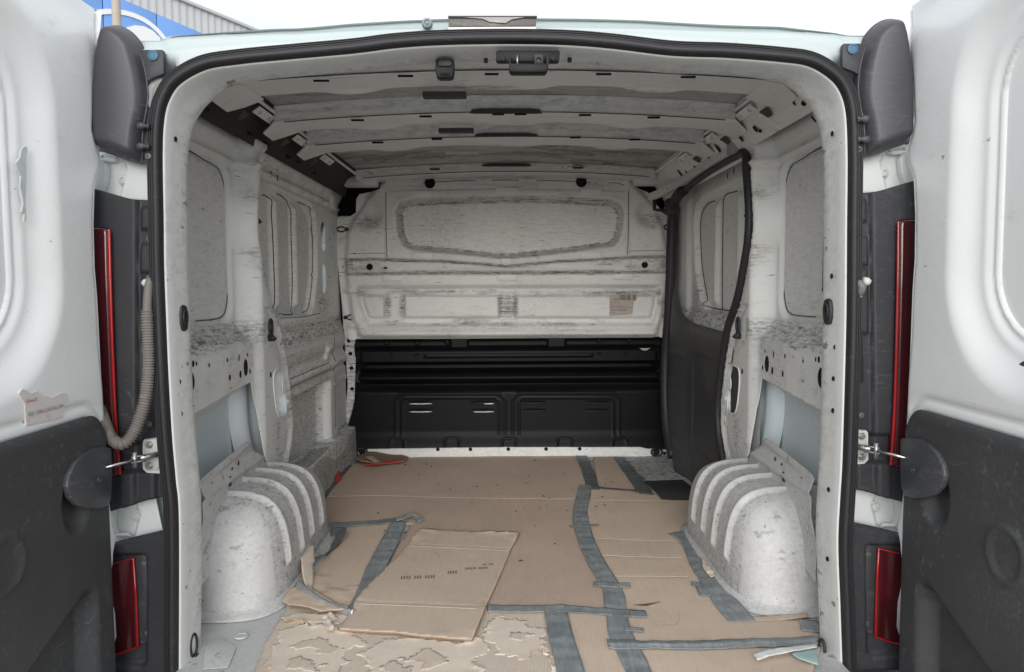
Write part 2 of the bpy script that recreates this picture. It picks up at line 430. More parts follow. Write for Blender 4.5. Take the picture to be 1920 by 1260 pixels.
# ---- outer rear body panel round the opening
top_l = [(262, 72), (303, 71), (309, 64), (330, 61), (420, 54), (509, 48), (560, 47), (660, 38), (740, 33), (832, 29), (920, 28), (1008, 28), (1100, 29), (1204, 32), (1300, 38), (1363, 41), (1466, 44), (1570, 56), (1583, 61), (1628, 62)]
tl = polyY(top_l, 1.64)
outp = np.vstack([[[-.93, 1.28], [-.88, 1.36]], tl, [[.88, 1.37], [.93, 1.29], [.945, .9], [.95, -.25], [-.95, -.25], [-.945, .9]]])
def rear_y(X, Z):
    px, py = proj(np.stack([X, np.full_like(X, 1.61), Z], -1))
    y = 1.606 + .0*X
    dtop = -psdf(X, Z, outp)
    y = y + .045*(1-sstep(0, .045, dtop))*(Z > 1.0)                       # rolled top edge
    y = y + .012*sstep(1.385, 1.40, Z)
    side = np.abs(X)
    y = y + .085*sstep(.003, .014, psdf(X, Z, OPN))*(side > .70)*(1-sstep(1.29, 1.33, Z))         # channel behind lamps and hinges
    y = y + .02*np.exp(-((px-925)/90.)**6)*(np.abs(py-44) < 13)            # recess of the high brake lamp
    # rubbed frame step next to the seal
    return y
kp = lambda X, Z: np.minimum(-psdf(X, Z, outp), psdf(X, Z, OPN)-.002)
rear = sheet('rear_body_panel', lambda X, Z: (X, rear_y(X, Z), Z), -.96, .96, -.26, 1.47, .008, M_ext, VAN, kp, wear=lambda X, Z: 0*X)
# outer skin of roof and flanks
def roofz(X, Y): return np.interp(X, tl[:, 0], tl[:, 1])-.004-.03*sstep(.80, .93, np.abs(X))
sheet('roof_skin', lambda X, Y: (X, Y, roofz(X, Y)+.035*sstep(1.68, 2.1, Y)), -.90, .90, 1.648, 4.3, .03, M_ext, VAN)
for s in (-1, 1):
    sheet('flank_skin', lambda Y, Z: (s*(.955-.055*sstep(.9, 1.4, Z)), Y, Z), 1.69, 4.3, -.28, 1.40, .06, M_ext, VAN)
box('rear_bumper', (-.97, 1.50, -.30), (.97, 1.72, -.065), M_trim, VAN, .03)
box('sill_step', (-.725, 1.54, -.064), (.725, 1.60, -.008), M_frame, VAN, .004)
# high brake lamp recess on the roof edge
p = lambda x, y, Y=1.61: PY(x, y, Y)
lampq = [p(841, 30), p(1005, 30), p(1005, 49), p(841, 50)]
hl = prism('brake_lamp_cover', lampq, (0, .012, 0), plastic('dusty lamp plastic', (.10, .09, .085), (.40, .37, .34), .9, .5), VAN, .002)
prism('cover_rim', [p(840, 29, 1.606), p(1007, 29, 1.606), p(1007, 33, 1.606), p(840, 33, 1.606)], (0, .01, 0), M_trim, hl, .001)
prism('torn_film', [p(868, 32, 1.606), p(905, 35, 1.606), p(918, 41, 1.606), p(948, 43, 1.606), p(960, 36, 1.606), p(985, 32, 1.606)], (0, .002, 0), plastic('torn grey film', (.26, .25, .24), (.6, .58, .55), .7, .4), hl, 0)
prism('bare_strip', [p(841, 51, 1.612), p(1005, 50, 1.612), p(1005, 57, 1.612), p(930, 55, 1.612), p(841, 58, 1.612)], (0, .012, 0), paint('dusty white paint', (.74, .73, .68), .4, .9, False), hl, .0)
WS = lathe_mesh('washer jet', [(0, -.004), (.0115, -.004), (.0115, .004), (.009, .008), (.006, .009), (.0058, .006), (.003, .006), (.0028, .010), (0, .010)], plain('grey blue plastic', (.24, .29, .31), .5))
o = inst('washer_nozzle', WS, tuple(p(801, 45, 1.600)), (0, -1, 0), VAN)
o2 = prism('nozzle_foot', [p(792, 48, 1.604), p(810, 48, 1.604), p(808, 58, 1.604), p(804, 61, 1.604), p(797, 61, 1.604), p(793, 57, 1.604)], (0, .006, 0), WS.materials[0], o, .001)

# ---- roof inside
def arch(X): return 1.424-.030*(np.abs(X)/.70)**2
CX = -.004
def skin(X, Y):
    z = arch(X)
    for yb in (2.205, 2.25, 2.60, 3.10, 3.16, 3.24, 3.33, 3.43):
        amp = .008*(np.abs(X-CX) < .62)
        gap = sstep(.14, .20, np.abs(X-CX)) if yb != 2.60 else 1
        z = z-amp*gap*np.exp(-((Y-yb)/.010)**2)
    z = z+.002*(fbm(X, Y, 5, 3)-.5)
    return z
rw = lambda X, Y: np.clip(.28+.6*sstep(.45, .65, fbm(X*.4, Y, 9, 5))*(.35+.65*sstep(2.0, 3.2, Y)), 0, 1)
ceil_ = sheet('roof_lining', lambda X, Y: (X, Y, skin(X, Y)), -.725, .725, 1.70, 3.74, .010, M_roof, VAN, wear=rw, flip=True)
# underside of the rear header
def headz(X, Y):
    z0 = 1.366-.030*(np.abs(X)/.70)**2; t = sstep(1.66, 1.86, Y)
    z = z0+.018*t
    z = z+.006*np.exp(-(((np.abs(X-CX)-.47)/.10)**2+((Y-1.84)/.05)**2)**2)
    return z
head = sheet('rear_header', lambda X, Y: (X, Y, headz(X, Y)), -.68, .68, 1.650, 1.872, .008, M_frame, VAN, wear=lambda X, Y: .22+.4*np.exp(-((Y-1.67)/.02)**2), flip=True)
M_seam = plain('dark seam', (.10, .10, .095), .8)
# three pressed bows across the roof
def bow(name, Y0, Y1, zl, dip, w=.70):
    def fn(X, Y):
        k = np.exp(-((X-CX)/.13)**6)
        y1 = Y1+dip*k
        low = zl-.030*(np.abs(X)/.70)**2
        t = sstep(Y0-.004, Y0+.002, Y)*(1-sstep(y1-.012, y1+.030, Y))
        e = .0035*np.exp(-((Y-Y0-.01)/.008)**2)
        pad = .014*np.exp(-(((np.abs(X-CX)-.40)/.085)**2+((Y-(Y1+.01))/.030)**2)**2)
        return X, Y, arch(X)-.002-(arch(X)-.002-low)*t-e-pad
    xs = np.linspace(-w+.03, w-.03, 60)
    def kb_(X, Y):
        k = np.exp(-((X-CX)/.13)**6)
        return np.maximum(Y1+dip*k+.030-Y, .030*(1-np.hypot((np.abs(X-CX)-.40)/.080, (Y-Y1-.035)/.030)))
    B_ = sheet(name, fn, -w, w, Y0-.010, Y1+.085, .0070, M_roof2, VAN, kb_, wear=lambda X, Y: .06+.30*(Y < Y0+.001)+.65*sstep(Y1-.025, Y1+.005, Y)*sstep(.35, .6, fbm(X, Y, 6, 2)), flip=True, dv=.0045)  # near face carries painted shade through wear; rear edge is real scuffing
    tube('bow_seam', [(x, Y0-.0015, zl-.030*(abs(x)/.70)**2-.0015) for x in xs], .0017, M_seam, B_, 5)
    return B_
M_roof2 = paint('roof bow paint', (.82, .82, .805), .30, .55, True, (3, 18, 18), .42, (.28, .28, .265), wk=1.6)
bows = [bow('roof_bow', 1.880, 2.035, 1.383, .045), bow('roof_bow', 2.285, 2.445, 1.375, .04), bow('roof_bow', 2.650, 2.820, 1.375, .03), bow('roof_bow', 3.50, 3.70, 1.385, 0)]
slotm = None
def slot(px, py, w, h, Y, parent, dep=.006, name='slot'):
    a = PY(px-w/2, py-h/2, Y); b = PY(px+w/2, py+h/2, Y)
    return box(name, (a[0], Y-.0012, b[2]), (b[0], Y+dep, a[2]), M_void, parent, .0008, 1)
for x, y, w in ((602, 151, 30), (760, 142, 29), (922, 138.5, 26), (970, 138, 26), (1132, 138.5, 29), (1291, 144, 28)): slot(x, y, w, 3.2, 1.872, bows[0])
for x, y, w in ((670, 225, 24), (798, 218, 23), (934, 214, 22), (976, 214, 22), (1097, 215.5, 23), (1226, 220, 23)): slot(x, y, w, 3.2, 2.279, bows[1])
for x, y, w in ((708, 267, 21), (819, 260.5, 20), (1079, 257.5, 20), (1190, 261.5, 20)): slot(x, y, w, 3, 2.644, bows[2])
for x, y, w in ((815, 317, 19), (1084, 314.5, 19)): slot(x, y, w, 2.6, 3.494, bows[3])
def opening(x0, x1, y0, y1, Y, parent):
    q = [PY(x0+5, y0+2, Y), PY(x0+22, y0, Y), PY(x1-22, y0, Y), PY(x1-5, y0+2, Y), PY(x1, y1-1, Y), PY(x1-10, y1, Y), PY(x0+10, y1, Y), PY(x0, y1-1, Y)]
    prism('cable_opening', q, (0, .004, 0), M_void2, parent, 0)
M_void2 = plain('shaded grey metal', (.055, .055, .055), .7)
opening(880, 1017, 203, 213, 2.2785, bows[1]); opening(889, 1010, 249, 256, 2.6435, bows[2]); opening(902, 997, 305, 312, 3.4935, bows[3])
for (x0, x1, y0, y1, Y, b) in ((792, 874, 174, 181, 2.03, 0), (822, 888, 242, 247, 2.455, 1)):
    a = PY(x0, y0, Y); c = PY(x1, y1, Y)
    box('wide_slot', (a[0], Y, c[2]), (c[0], Y+.03, a[2]+.004), M_void2, bows[b], .001, 1)
a = PY(834, 281, 2.86); c = PY(897, 285, 2.86)
box('roof_patch_strip', (a[0], 2.86, c[2]-.002), (c[0], 2.90, a[2]), plain('pinkish tape', (.55, .48, .45), .5), bows[2], .002)

# ---- rear header fittings: latch, square holes, small black cover
M_latch2 = plastic('latch grey', (.03, .03, .032), (.12, .12, .12), .2, .45, 500, .2, spec=.3)
ltY = 1.602
lp_ = prism('latch_plate', [PY(x, y, ltY) for x, y in ((930, 97), (932, 94), (1047, 94), (1050, 97), (1049, 112), (1046, 115), (933, 115), (930, 112))], (0, .02, 0), M_latch, VAN, .0015)
tag(lp_, 'black door latch plate in the middle of the rear header')
for x in (943, 1037): inst('rivet', lathe_mesh('rivet', [(.0065, 0), (.006, .002), (.002, .003), (0, .003)], M_latch, 14), tuple(PY(x, 109, ltY-.001)), (0, -1, 0), lp_)
cup = prism('latch_tray', [PY(x, y, 1.575) for x, y in ((954, 120), (1028, 119), (1027, 130), (1023, 135), (959, 135), (955, 131))], (0, .03, 0), M_latch, lp_, .002)
for x in (956, 1026): box('tray_arm', tuple(PY(x-1.5, 121, 1.578)), tuple(PY(x+1.5, 106, 1.602)), M_latch, lp_, .0005)
tube('latch_pin', [PY(970, 121, 1.59), PY(970, 106, 1.594), PY(972, 103, 1.600)], .0022, M_met, lp_)
box('catch_block', tuple(PY(1002, 120, 1.582)), tuple(PY(1018, 106, 1.60)), M_latch2, lp_, .001)
inst('catch_eye', lathe_mesh('catch eye', [(.0080, 0), (.0080, .002), (.005, .003), (.004, -.002), (0, -.002)], M_rub, 16), tuple(PY(1010, 113, 1.5805)), (0, -1, 0), lp_)
cv = prism('header_cover', [PY(x, y, 1.655) for x, y in ((817, 112), (819, 110), (848, 110), (851, 113), (851, 131), (849, 142), (844, 145), (823, 145), (818, 142), (816, 131))], (0, .03, 0), M_latch, VAN, .003)
prism('cover_face', [PY(x, y, 1.650) for x, y in ((823, 111), (846, 111), (848, 121), (844, 124), (825, 124), (821, 121))], (0, .006, 0), M_latch2, cv, .0015)
box('cover_slit', tuple(PY(826, 141, 1.652)), tuple(PY(843, 137, 1.656)), M_void, cv, .001)
for x, y in ((911, 113), (1068, 112)): slot(x, y, 8, 9, 1.650, head, .004, 'square_hole')

# ---- bulkhead
BY = 3.70
def bpx(X, Z): return proj(np.stack([X, np.full_like(X, BY), Z], -1))
body = [(668, 402), (690, 372), (716, 345), (728, 333), (1178, 331), (1190, 350), (1235, 395), (1250, 470), (1256, 480), (1256, 514), (1250, 530), (1240, 600), (1225, 631), (680, 635), (662, 600), (652, 530), (649, 516), (649, 484), (652, 440)]
winp = [(742, 396), (750, 380), (775, 374), (850, 370), (950, 367), (1050, 369), (1140, 374), (1162, 382), (1169, 400), (1167, 430), (1160, 452), (1148, 464), (1060, 476), (950, 488), (860, 479), (775, 471), (757, 464), (746, 440)]
beam = [(649, 487), (700, 485), (850, 490), (950, 498), (1050, 489), (1200, 481), (1254, 480), (1256, 512), (1100, 513), (950, 514), (800, 514), (652, 516)]
lowr = [(668, 534), (1238, 532), (1236, 570), (1226, 612), (690, 614), (674, 575)]
tabs = [(775, 332, 15, 10), (908, 329, 14, 9), (989, 328, 14, 9), (1125, 330, 15, 10)]
pats = [(790, 364, 19, 5.5), (950, 358, 20, 5.5), (1109, 360, 19, 5.5), (793, 480, 18, 5.5), (949, 489, 9, 4.5), (1108, 478, 18, 5.5), (736, 522, 17, 4.5), (951, 521, 17, 4.5), (1167, 519, 17, 4.5), (847, 326, 20, 5), (1040, 324, 20, 5)]
def bulk_h(X, Z, wearout=None):
    x, y = bpx(X, Z)
    h = .035*sstep(6, -8, psdf(x, y, body))
    h = h+.005*sstep(-2, 2, x-725)*sstep(-2, 2, 1177-x)*(y < 500)
    # side relief: a shoulder recess on each side
    h = h-.030*np.exp(-(((x-690)/26.)**2+((y-402)/26.)**2)**2*1.0)*1.2 - .030*np.exp(-(((x-1222)/26.)**2+((y-402)/24.)**2)**2)*1.2
    # top channel with tabs
    ch = sstep(2, -2, rrect(x, y-.02*np.abs(x-950)+8-2, 950, 350, 222, 12, 5))
    tb = 0
    for cx, cy, hw, hh in tabs: tb = np.maximum(tb, sstep(3, -1, rrect(x, y, cx, cy, hw, hh+2, 3)))
    h = h-.014*ch*(1-tb)
    for cx, cy, hw, hh in tabs: h = h-.010*np.exp(-(((x-cx)/24.)**4+((y-cy-14)/4.5)**4))
    w_ = psdf(x, y, winp); h = h-.045*sstep(0, -10, w_)+.003*sstep(6, 1, np.abs(w_-3))
    bm_ = psdf(x, y, beam); h = h+.040*sstep(2, -5, bm_)*(1-.25*sstep(30, 8, np.minimum(x-649, 1256-x)))
    h = h+.007*np.exp(-((y-505.5)/2.2)**2)*sstep(760, 766, x)*sstep(1148, 1140, x)
    h = h-.004*np.exp(-((y-498)/2.0)**2)*sstep(2, -7, bm_)
    lw = psdf(x, y, lowr); h = h-.030*sstep(0, -10, lw)
    mid = sstep(551, 557, y)*sstep(598, 592, y)*sstep(-6, -16, lw)
    n1 = sstep(22, 15, np.abs(x-741)); n2 = sstep(20, 12, np.abs(x-952-.0*(y)))
    h = h+.026*mid*(1-np.maximum(n1, n2))
    h = h+.004*np.exp(-((y-546)/2.5)**2)*sstep(-4, -12, lw)
    h = h+.016*np.exp(-((y-624)/6.5)**2)*(x > 670)*(x < 1235)
    for cx, cy, hw, hh in pats: h = h+.0045*sstep(1.5, -1, rrect(x, y, cx, cy, hw, hh, 2))
    h = h+.0015*sstep(1, -1, np.abs(y-473)-.8)*((x < 725) | (x > 1177))
    for yy in (452, 545, 610):                                                # clip pockets down each flange
        for xx in (643+(.1*(yy-452)), 1259-(.06*(yy-452))): h = h+.02*np.exp(-(((x-xx)/7.)**2+((y-yy)/5.)**2))
    h = h+.0025*(fbm(X, Z, 9, 8)-.5)
    return h, x, y, w_, bm_, lw
def bulk_w(X, Z):
    h, x, y, w_, bm_, lw = bulk_h(X, Z)
    n = fbm(x/60, y/14, 1.0, 11)
    W = .50*sstep(0, -2, w_)*sstep(-13, -11, w_)+.9*np.exp(-((w_+11)/2.)**2)*sstep(.25, .5, fbm(x/9, y/9, 1.0, 12)+.2*(y < 385))            # shade painted on the window pressing's sloping rim, scuffs along its inner edge
    W = np.maximum(W, .9*np.exp(-((bm_+2)/3.6)**2)); W = np.maximum(W, .55*(bm_ < -3)*sstep(.45, .65, n))
    W = np.maximum(W, 1.0*(bm_ < -2)*((x < 668) | (x > 1238))*.7)
    W = np.maximum(W, .85*np.exp(-((y-549)/7.)**2)*sstep(.35, .6, n)*(lw < 0)); W = np.maximum(W, .85*np.exp(-((y-604)/7.)**2)*sstep(.35, .6, n)*(lw < 2))
    for xx in (728, 754, 940, 964): W = np.maximum(W, np.exp(-(((x-xx)/6.)**2+((y-573)/24.)**4)))
    W = np.maximum(W, .9*np.exp(-(((x-952)/15.)**2+((y-575)/24.)**4)))
    for xx, yy, a, b in ((688, 416, 30, 13), (1222, 412, 30, 13), (680, 548, 16, 7), (1215, 545, 14, 8), (1238, 565, 7, 12)): W = np.maximum(W, .75*np.exp(-(((x-xx)/a)**2+((y-yy)/b)**2)))
    W = np.maximum(W, .3*(y > 615)*sstep(.4, .6, n)); W = np.maximum(W, .12*(w_ < -10)+.08)
    W = W*(1-.85*(y < 366))
    return np.clip(W, 0, 1)
bo = polyY([(632, 408), (640, 336), (664, 322), (800, 311), (950, 305), (1100, 307), (1240, 318), (1262, 330), (1275, 400), (1277, 500), (1268, 600), (1250, 632), (1200, 634.5), (700, 638), (655, 638), (640, 560), (632, 480)], BY)
vl = polyY([(717, 330), (714, 356), (674, 364), (668, 373), (666, 398), (655, 407), (620, 410), (600, 330), (640, 325), (664, 346), (700, 346)], BY)
vr = polyY([(1186, 329), (1192, 351), (1206, 357), (1214, 360), (1232, 382), (1245, 398), (1262, 402), (1290, 400), (1290, 345), (1235, 345), (1208, 340), (1196, 328)], BY)
kb = lambda X, Z: np.minimum(np.minimum(-psdf(X, Z, bo), psdf(X, Z, vl)), psdf(X, Z, vr))
M_bpad = paint('bulkhead pad paint', (.86, .87, .85), .2, .5, False, (4, 4, 45), .4)
BULK = sheet('bulkhead', lambda X, Z: (X, BY-bulk_h(X, Z)[0], Z), -.88, .90, .54, 1.47, .0052, M_bulk, VAN, kb, wear=bulk_w)
box('cab_void', (-.92, 3.79, -.02), (.92, 3.82, 1.42), M_void, VAN)
HOLE = lathe_mesh('hole', [(1.25, 0), (1.2, .0006), (1.02, .0008), (.95, -.0004), (0, -.0004)], M_void, 14)
def hole(px, py, r, Y=None, parent=None, X=None, off=.0, el=1.0, spin=0):
    if X is None: P = PY(px, py, Y); n = (0, -1, 0)
    else: P = PX(px, py, X); n = (-np.sign(X), 0, 0)
    return inst('hole', HOLE, tuple(P), n, parent, (r, r*el, 1), spin)
for x, y, r in ((806, 343, .0215), (1090, 341, .0215)): hole(x, y, r, BY-.030, BULK)
for x, y, r in ((693, 500.5, .013), (723, 501, .0075), (1178, 497.5, .0075), (1209, 496.5, .013)): hole(x, y, r, BY-.0755, BULK)
for x, y in ((950, 358), (793, 480), (950, 489), (1109, 478), (790, 364), (1115, 361), (665, 475), (643, 500), (1266, 498)): hole(x, y, .0028, BY-.045, BULK)
DIM = lathe_mesh('weld dimple', [(.014, 0), (.0125, .003), (.008, .001), (.003, .002), (0, .002)], M_bolt, 16)
for x, y, *_ in tabs: inst('weld_nut', DIM, tuple(PY(x, y+1, BY-.044)), (0, -1, 0), BULK)
PADM = {}
for (cx, cy, hw, hh) in pats:
    a_ = PY(cx-hw, cy+hh, BY-.036); c_ = PY(cx+hw, cy-hh, BY-.036)
    yy = BY-float(bulk_h(np.array([(a_[0]+c_[0])/2]), np.array([(a_[2]+c_[2])/2]))[0][0])
    box('mounting_pad', (a_[0], yy-.0035, a_[2]), (c_[0], yy+.004, c_[2]), M_bpad, BULK, .0025)
for cx, cy, hw, hh in tabs:
    q_ = catmull(np.array([PY(cx-hw, cy-9, BY-.040), PY(cx-hw, cy+hh-3, BY-.040), PY(cx-hw+3, cy+hh, BY-.040), PY(cx+hw-3, cy+hh, BY-.040), PY(cx+hw, cy+hh-3, BY-.040), PY(cx+hw, cy-9, BY-.040)]), .01)
    tube('tab_edge', q_, .0022, M_bpad, BULK, 6)
def seamline(pts, r=.0017):
    q_ = []
    for x_, y_ in catmull(np.array(pts, float), 8):
        P_ = PY(x_, y_, BY-.035); q_.append((P_[0], BY-float(bulk_h(np.array([P_[0]]), np.array([P_[2]]))[0][0])-.0004, P_[2]))
    tube('pressed_line', q_, r, M_seam, BULK, 5)
seamline([(724, 360), (724, 420), (726, 484)]); seamline([(1178, 358), (1178, 420), (1176, 478)]); seamline([(652, 476), (690, 475), (722, 475)], .0012); seamline([(1180, 471), (1215, 470), (1250, 469)], .0012)
seamline([(722, 336), (745, 334), (758, 334)]); seamline([(792, 342), (850, 339), (892, 338)]); seamline([(924, 338), (950, 337), (973, 338)]); seamline([(1006, 338), (1060, 339), (1108, 342)]); seamline([(1142, 342), (1160, 343), (1170, 347)])
# label on the bulkhead
M_lab = plain('aged label paper', (.52, .47, .42), .6); M_ink = plain('brown ink', (.09, .06, .05), .7); M_inkr = plain('rust red ink', (.26, .12, .08), .7)
ly = BY-.036
lb = prism('barcode_label', [PY(x, y, ly) for x, y in ((1143, 552), (1195, 550), (1193, 563), (1188, 566), (1186, 588), (1180, 590), (1143, 592))], (0, .003, 0), M_lab, BULK, 0)
tag(lb, 'aged shipping label with a barcode stuck low on the bulkhead')
rr_ = random.Random(4); x = 1162.0
while x < 1193:
    wd = rr_.choice((.5, .8, 1.3)); 
    if abs(x-1173) > 1 and abs(x-1184) > .8:
        a = PY(x, 562+(x < 1188)*.5, ly-.0008); b = PY(x+wd, 552.5, ly-.0004); box('bar', (a[0], ly-.0008, a[2]), (b[0], ly-.0003, b[2]), M_ink, lb)
    x += wd+rr_.choice((.5, .8))
def lt(body, px, py, size, mat):
    q = PY(px, py, ly-.0008); text_mesh('label_print', body, size, mat, (q[0], ly-.0006, q[2]), (math.pi/2, 0, 0), lb, .0001)
lt('13005', 1148, 563.5, .016, M_inkr); lt('AVDA. DEL MAR', 1144, 568.5, .007, M_inkr); lt('PLANTA BAJA NAVE', 1144, 575, .007, M_ink); lt('12006 CASTELLON', 1144, 582.5, .010, M_ink); lt('REF 0217', 1144, 587, .006, M_inkr)
a = PY(1144, 576.6, ly-.0006); b = PY(1187, 575.9, ly-.0006); box('rule_line', (a[0], ly-.0007, a[2]), (b[0], ly-.0003, b[2]), M_inkr, lb)

# black lower half
lob = [(667, 635.5), (664, 650), (666, 669), (674, 678), (691, 686), (676, 692), (669, 699), (668, 712), (674, 719), (664, 765), (649, 819), (650, 843), (682, 841), (692, 836), (870, 833), (950, 832), (1200, 832), (1225, 836), (1257, 838), (1256, 819), (1243, 782), (1236, 720), (1239, 712), (1238, 698), (1228, 688), (1216, 684), (1232, 678), (1239, 670), (1243, 647), (1237, 631)]
def low_h(X, Z):
    x, y = bpx(X, Z)
    yc = y-.0065*(950-x)
    h = .012+.0*X
    h = h-.012*sstep(1.5, -1.5, rrect(x, yc, 757, 643, 88, 5.5, 2))-.012*sstep(1.5, -1.5, rrect(x, yc, 952, 643, 75, 5.5, 2))-.012*sstep(1.5, -1.5, rrect(x, yc, 1148, 643, 88, 5.5, 2))
    h = h+.045*sstep(650, 656, yc)*(1-sstep(676, 682, yc))
    h = h+.006*sstep(3.2, 1.8, np.abs(rrect(x, yc, 952, 665, 155, 3, 3)))*0
    h = h+.008*np.exp(-((np.abs(yc-664.5)-1.6)/1.0)**2)*sstep(797, 801, x)*sstep(1110, 1106, x)
    t = np.clip((yc-689)/(717-689), 0, 1); rolld = np.sin(t*math.pi)**.6
    h = h+.105*np.where((yc > 689) & (yc < 717), rolld, 0)
    edge = np.minimum(x-(669+.0), 1238-x)
    h = h*np.where(yc < 718, sstep(-4, 14, edge), 1)
    base_ = .030+.028*np.exp(-((x-952)/330.)**8)*sstep(717, 735, yc)
    kick = .030*sstep(803, 842, yc)
    low = (yc >= 717)
    h = np.where(low, base_-.01+kick, h)
    for pl in ([(745, 812), (745, 748), (754, 736), (938, 736), (947, 745), (947, 812)], [(961, 812), (961, 745), (970, 735), (1148, 735), (1158, 745), (1158, 812)],
               [(757, 812), (757, 750), (763, 743), (928, 743), (936, 750), (936, 812)], [(973, 812), (973, 750), (979, 743), (1140, 743), (1147, 750), (1147, 812)]):
        h = h+.0035*np.exp(-(ldist(x, y, pl)/1.5)**2)*low
    for cx in (748, 850, 954, 1056, 1158):
        q = rrect(x, y, cx, 830, 13, 11, 7); h = h+.0035*np.exp(-(q/1.8)**2)*low-.003*(q < 0)
    return h
LBY = 3.70
ko = polyY(lob, LBY)
LOW = sheet('lower_bulkhead', lambda X, Z: (X, LBY-low_h(X, Z), Z), -.86, .88, .0, .62, .0048, M_black, VAN, lambda X, Z: -psdf(X, Z, ko))
tag(LOW, 'black lower half of the bulkhead with ribs and louvres')
def louvre(cx, cy, lit):
    a = PY(cx, cy, LBY-.045)
    n = 14; V = []; Fq = []
    for j in range(6):
        t = j/5
        for i in range(n+1):
            u = i/n; e = math.sin(math.pi*u)**.35
            V.append((a[0]+(u-.5)*.128, LBY-.046-.010*math.sin(t*math.pi/2)*e, a[2]+.012-.016*t*e-.004*(1-e)))
    for j in range(5):
        for i in range(n): q = j*(n+1)+i; Fq.append((q, q+1, q+n+2, q+n+1))
    lv = mesh_obj('louvre', V, Fq, M_black, LOW, True)
    sl = box('louvre_slit', (a[0]-.058, LBY-.050, a[2]-.008), (a[0]+.058, LBY-.044, a[2]-.0035), M_void, LOW, .001)
    if lit:  # pale strip paints in light on the white backing behind the slit
        V = []; m = 26; r2 = random.Random(int(cx+cy)); x0, x1 = lit
        for i in range(m+1):
            u = i/m*(x1-x0)+x0; q = math.sin(math.pi*i/m)**.4
            V.append((a[0]-.058+.116*u, LBY-.052-.0006*r2.random(), a[2]-.0060+.0036*q*r2.uniform(.5, 1))); V.append((a[0]-.058+.116*u, LBY-.051, a[2]-.0060-.0035*q*r2.uniform(.5, 1)))
        mesh_obj('lit_backing', V, [(2*i, 2*i+1, 2*i+3, 2*i+2) for i in range(m)], M_backing, LOW, False)
M_backing = plain('pale lit backing', (.85, .86, .88), .35, .0)
for cx, lit in ((789, (0, 1)), (905, (.55, 1)), (1002, None), (1118, None)): louvre(cx, 754.5, lit)
for cx, lit in ((789, (0, 1)), (905, (.1, 1)), (1002, None), (1118, None)): louvre(cx, 769.5, lit)
for cx, ax in ((732, 0), (781, 1), (1124, 1), (1174, 0)):
    hole(cx, 664-.0055*(cx-950), .0105, LBY-.059, LOW, el=1 if not ax else .8)
DIMB = DIM.copy(); DIMB.materials[0] = M_black
for cx, cy in ((724, 644), (782, 644), (838, 642), (1124, 639), (1181, 639)): inst('weld_nut', DIMB, tuple(PY(cx, cy, LBY-.002)), (0, -1, 0), LOW).data
for cx in (748, 850, 954, 1056, 1158): inst('bolt_head', lathe_mesh('black bolt', [(.008, 0), (.008, .004), (0, .005)], M_black, 6), tuple(PY(cx, 828, LBY-.052)), (0, -1, 0), LOW)
prism('torn_sticker', [PY(x, y, LBY-.062) for x, y in ((1199, 653), (1213, 653), (1220, 652), (1212, 657), (1206, 657))], (0, .002, 0), M_lab, LOW)
# pale flange behind both halves with its rows of holes, and the white sill at the floor
fl = [(634, 405), (668, 405), (668, 640), (664, 770), (649, 822), (651, 852), (1258, 848), (1257, 820), (1245, 785), (1243, 640), (1240, 400), (1280, 400), (1277, 520), (1268, 640), (1262, 720), (1262, 880), (640, 882), (652, 720), (640, 560), (633, 470)]
flp = polyY(fl, 3.735)
FL = sheet('bulkhead_flange', lambda X, Z: (X, 3.735+0*X, Z), -.92, .95, -.03, 1.35, .014, M_bulk, VAN, lambda X, Z: -psdf(X, Z, flp), wear=lambda X, Z: .15+.5*(Z < .6))
for x, y in ((654, 639), (657, 663), (659, 690), (660, 729), (1249, 640), (1248, 665), (1247, 690), (1245, 706), (1246, 728)): hole(x, y, .008, 3.73, FL)
for x, y in ((650, 640), (640, 475)): pass
def sill(X, Z): return X, 3.640+.02*np.exp(-((np.abs(X+.01)-.80)/.08)**2), Z
slp = polyY([(651, 862), (651, 848), (682, 846), (692, 841), (870, 839), (950, 838), (1200, 838), (1216, 842), (1232, 840), (1258, 843), (1260, 866), (1240, 864), (1100, 858), (870, 858), (760, 860), (700, 866)], 3.640)
SL = sheet('bulkhead_sill', sill, -.84, .85, -.03, .08, .004, M_frame, VAN, lambda X, Z: -psdf(X, Z, slp), wear=lambda X, Z: .35+0*X, thick=.002)
for x, y in ((821, 842.5), (882, 842.5), (953, 842), (1024, 842), (1087, 841.5), (662, 853), (1246, 850)): hole(x, y, .0075, 3.636, SL)
def tie_ring(P, nrm, parent, s=1.0, spin=0.0, name='tie_down_ring'):
    """oval plate with a folding D ring"""
    nrm = Vector(nrm); q = nrm.to_track_quat('Z', 'Y'); P = Vector(P)
    def w(a): return P+q@(Matrix.Rotation(spin, 3, 'Z')@(Vector(a)*s))
    pts = [(.012*math.cos(t), .020*math.sin(t)+.01, .0065) for t in np.linspace(-.35*math.pi, 1.35*math.pi, 18)]
    rg = tube(name, [w(a) for a in pts]+[w((0, -.012, .006))], .0036*s, M_rub, parent, 8, True)
    tube('ring_hub', [w((0, -.018, 0)), w((0, -.018, .012)), w((0, -.016, .014))], .0095*s, M_rub, rg, 12)
    return rg
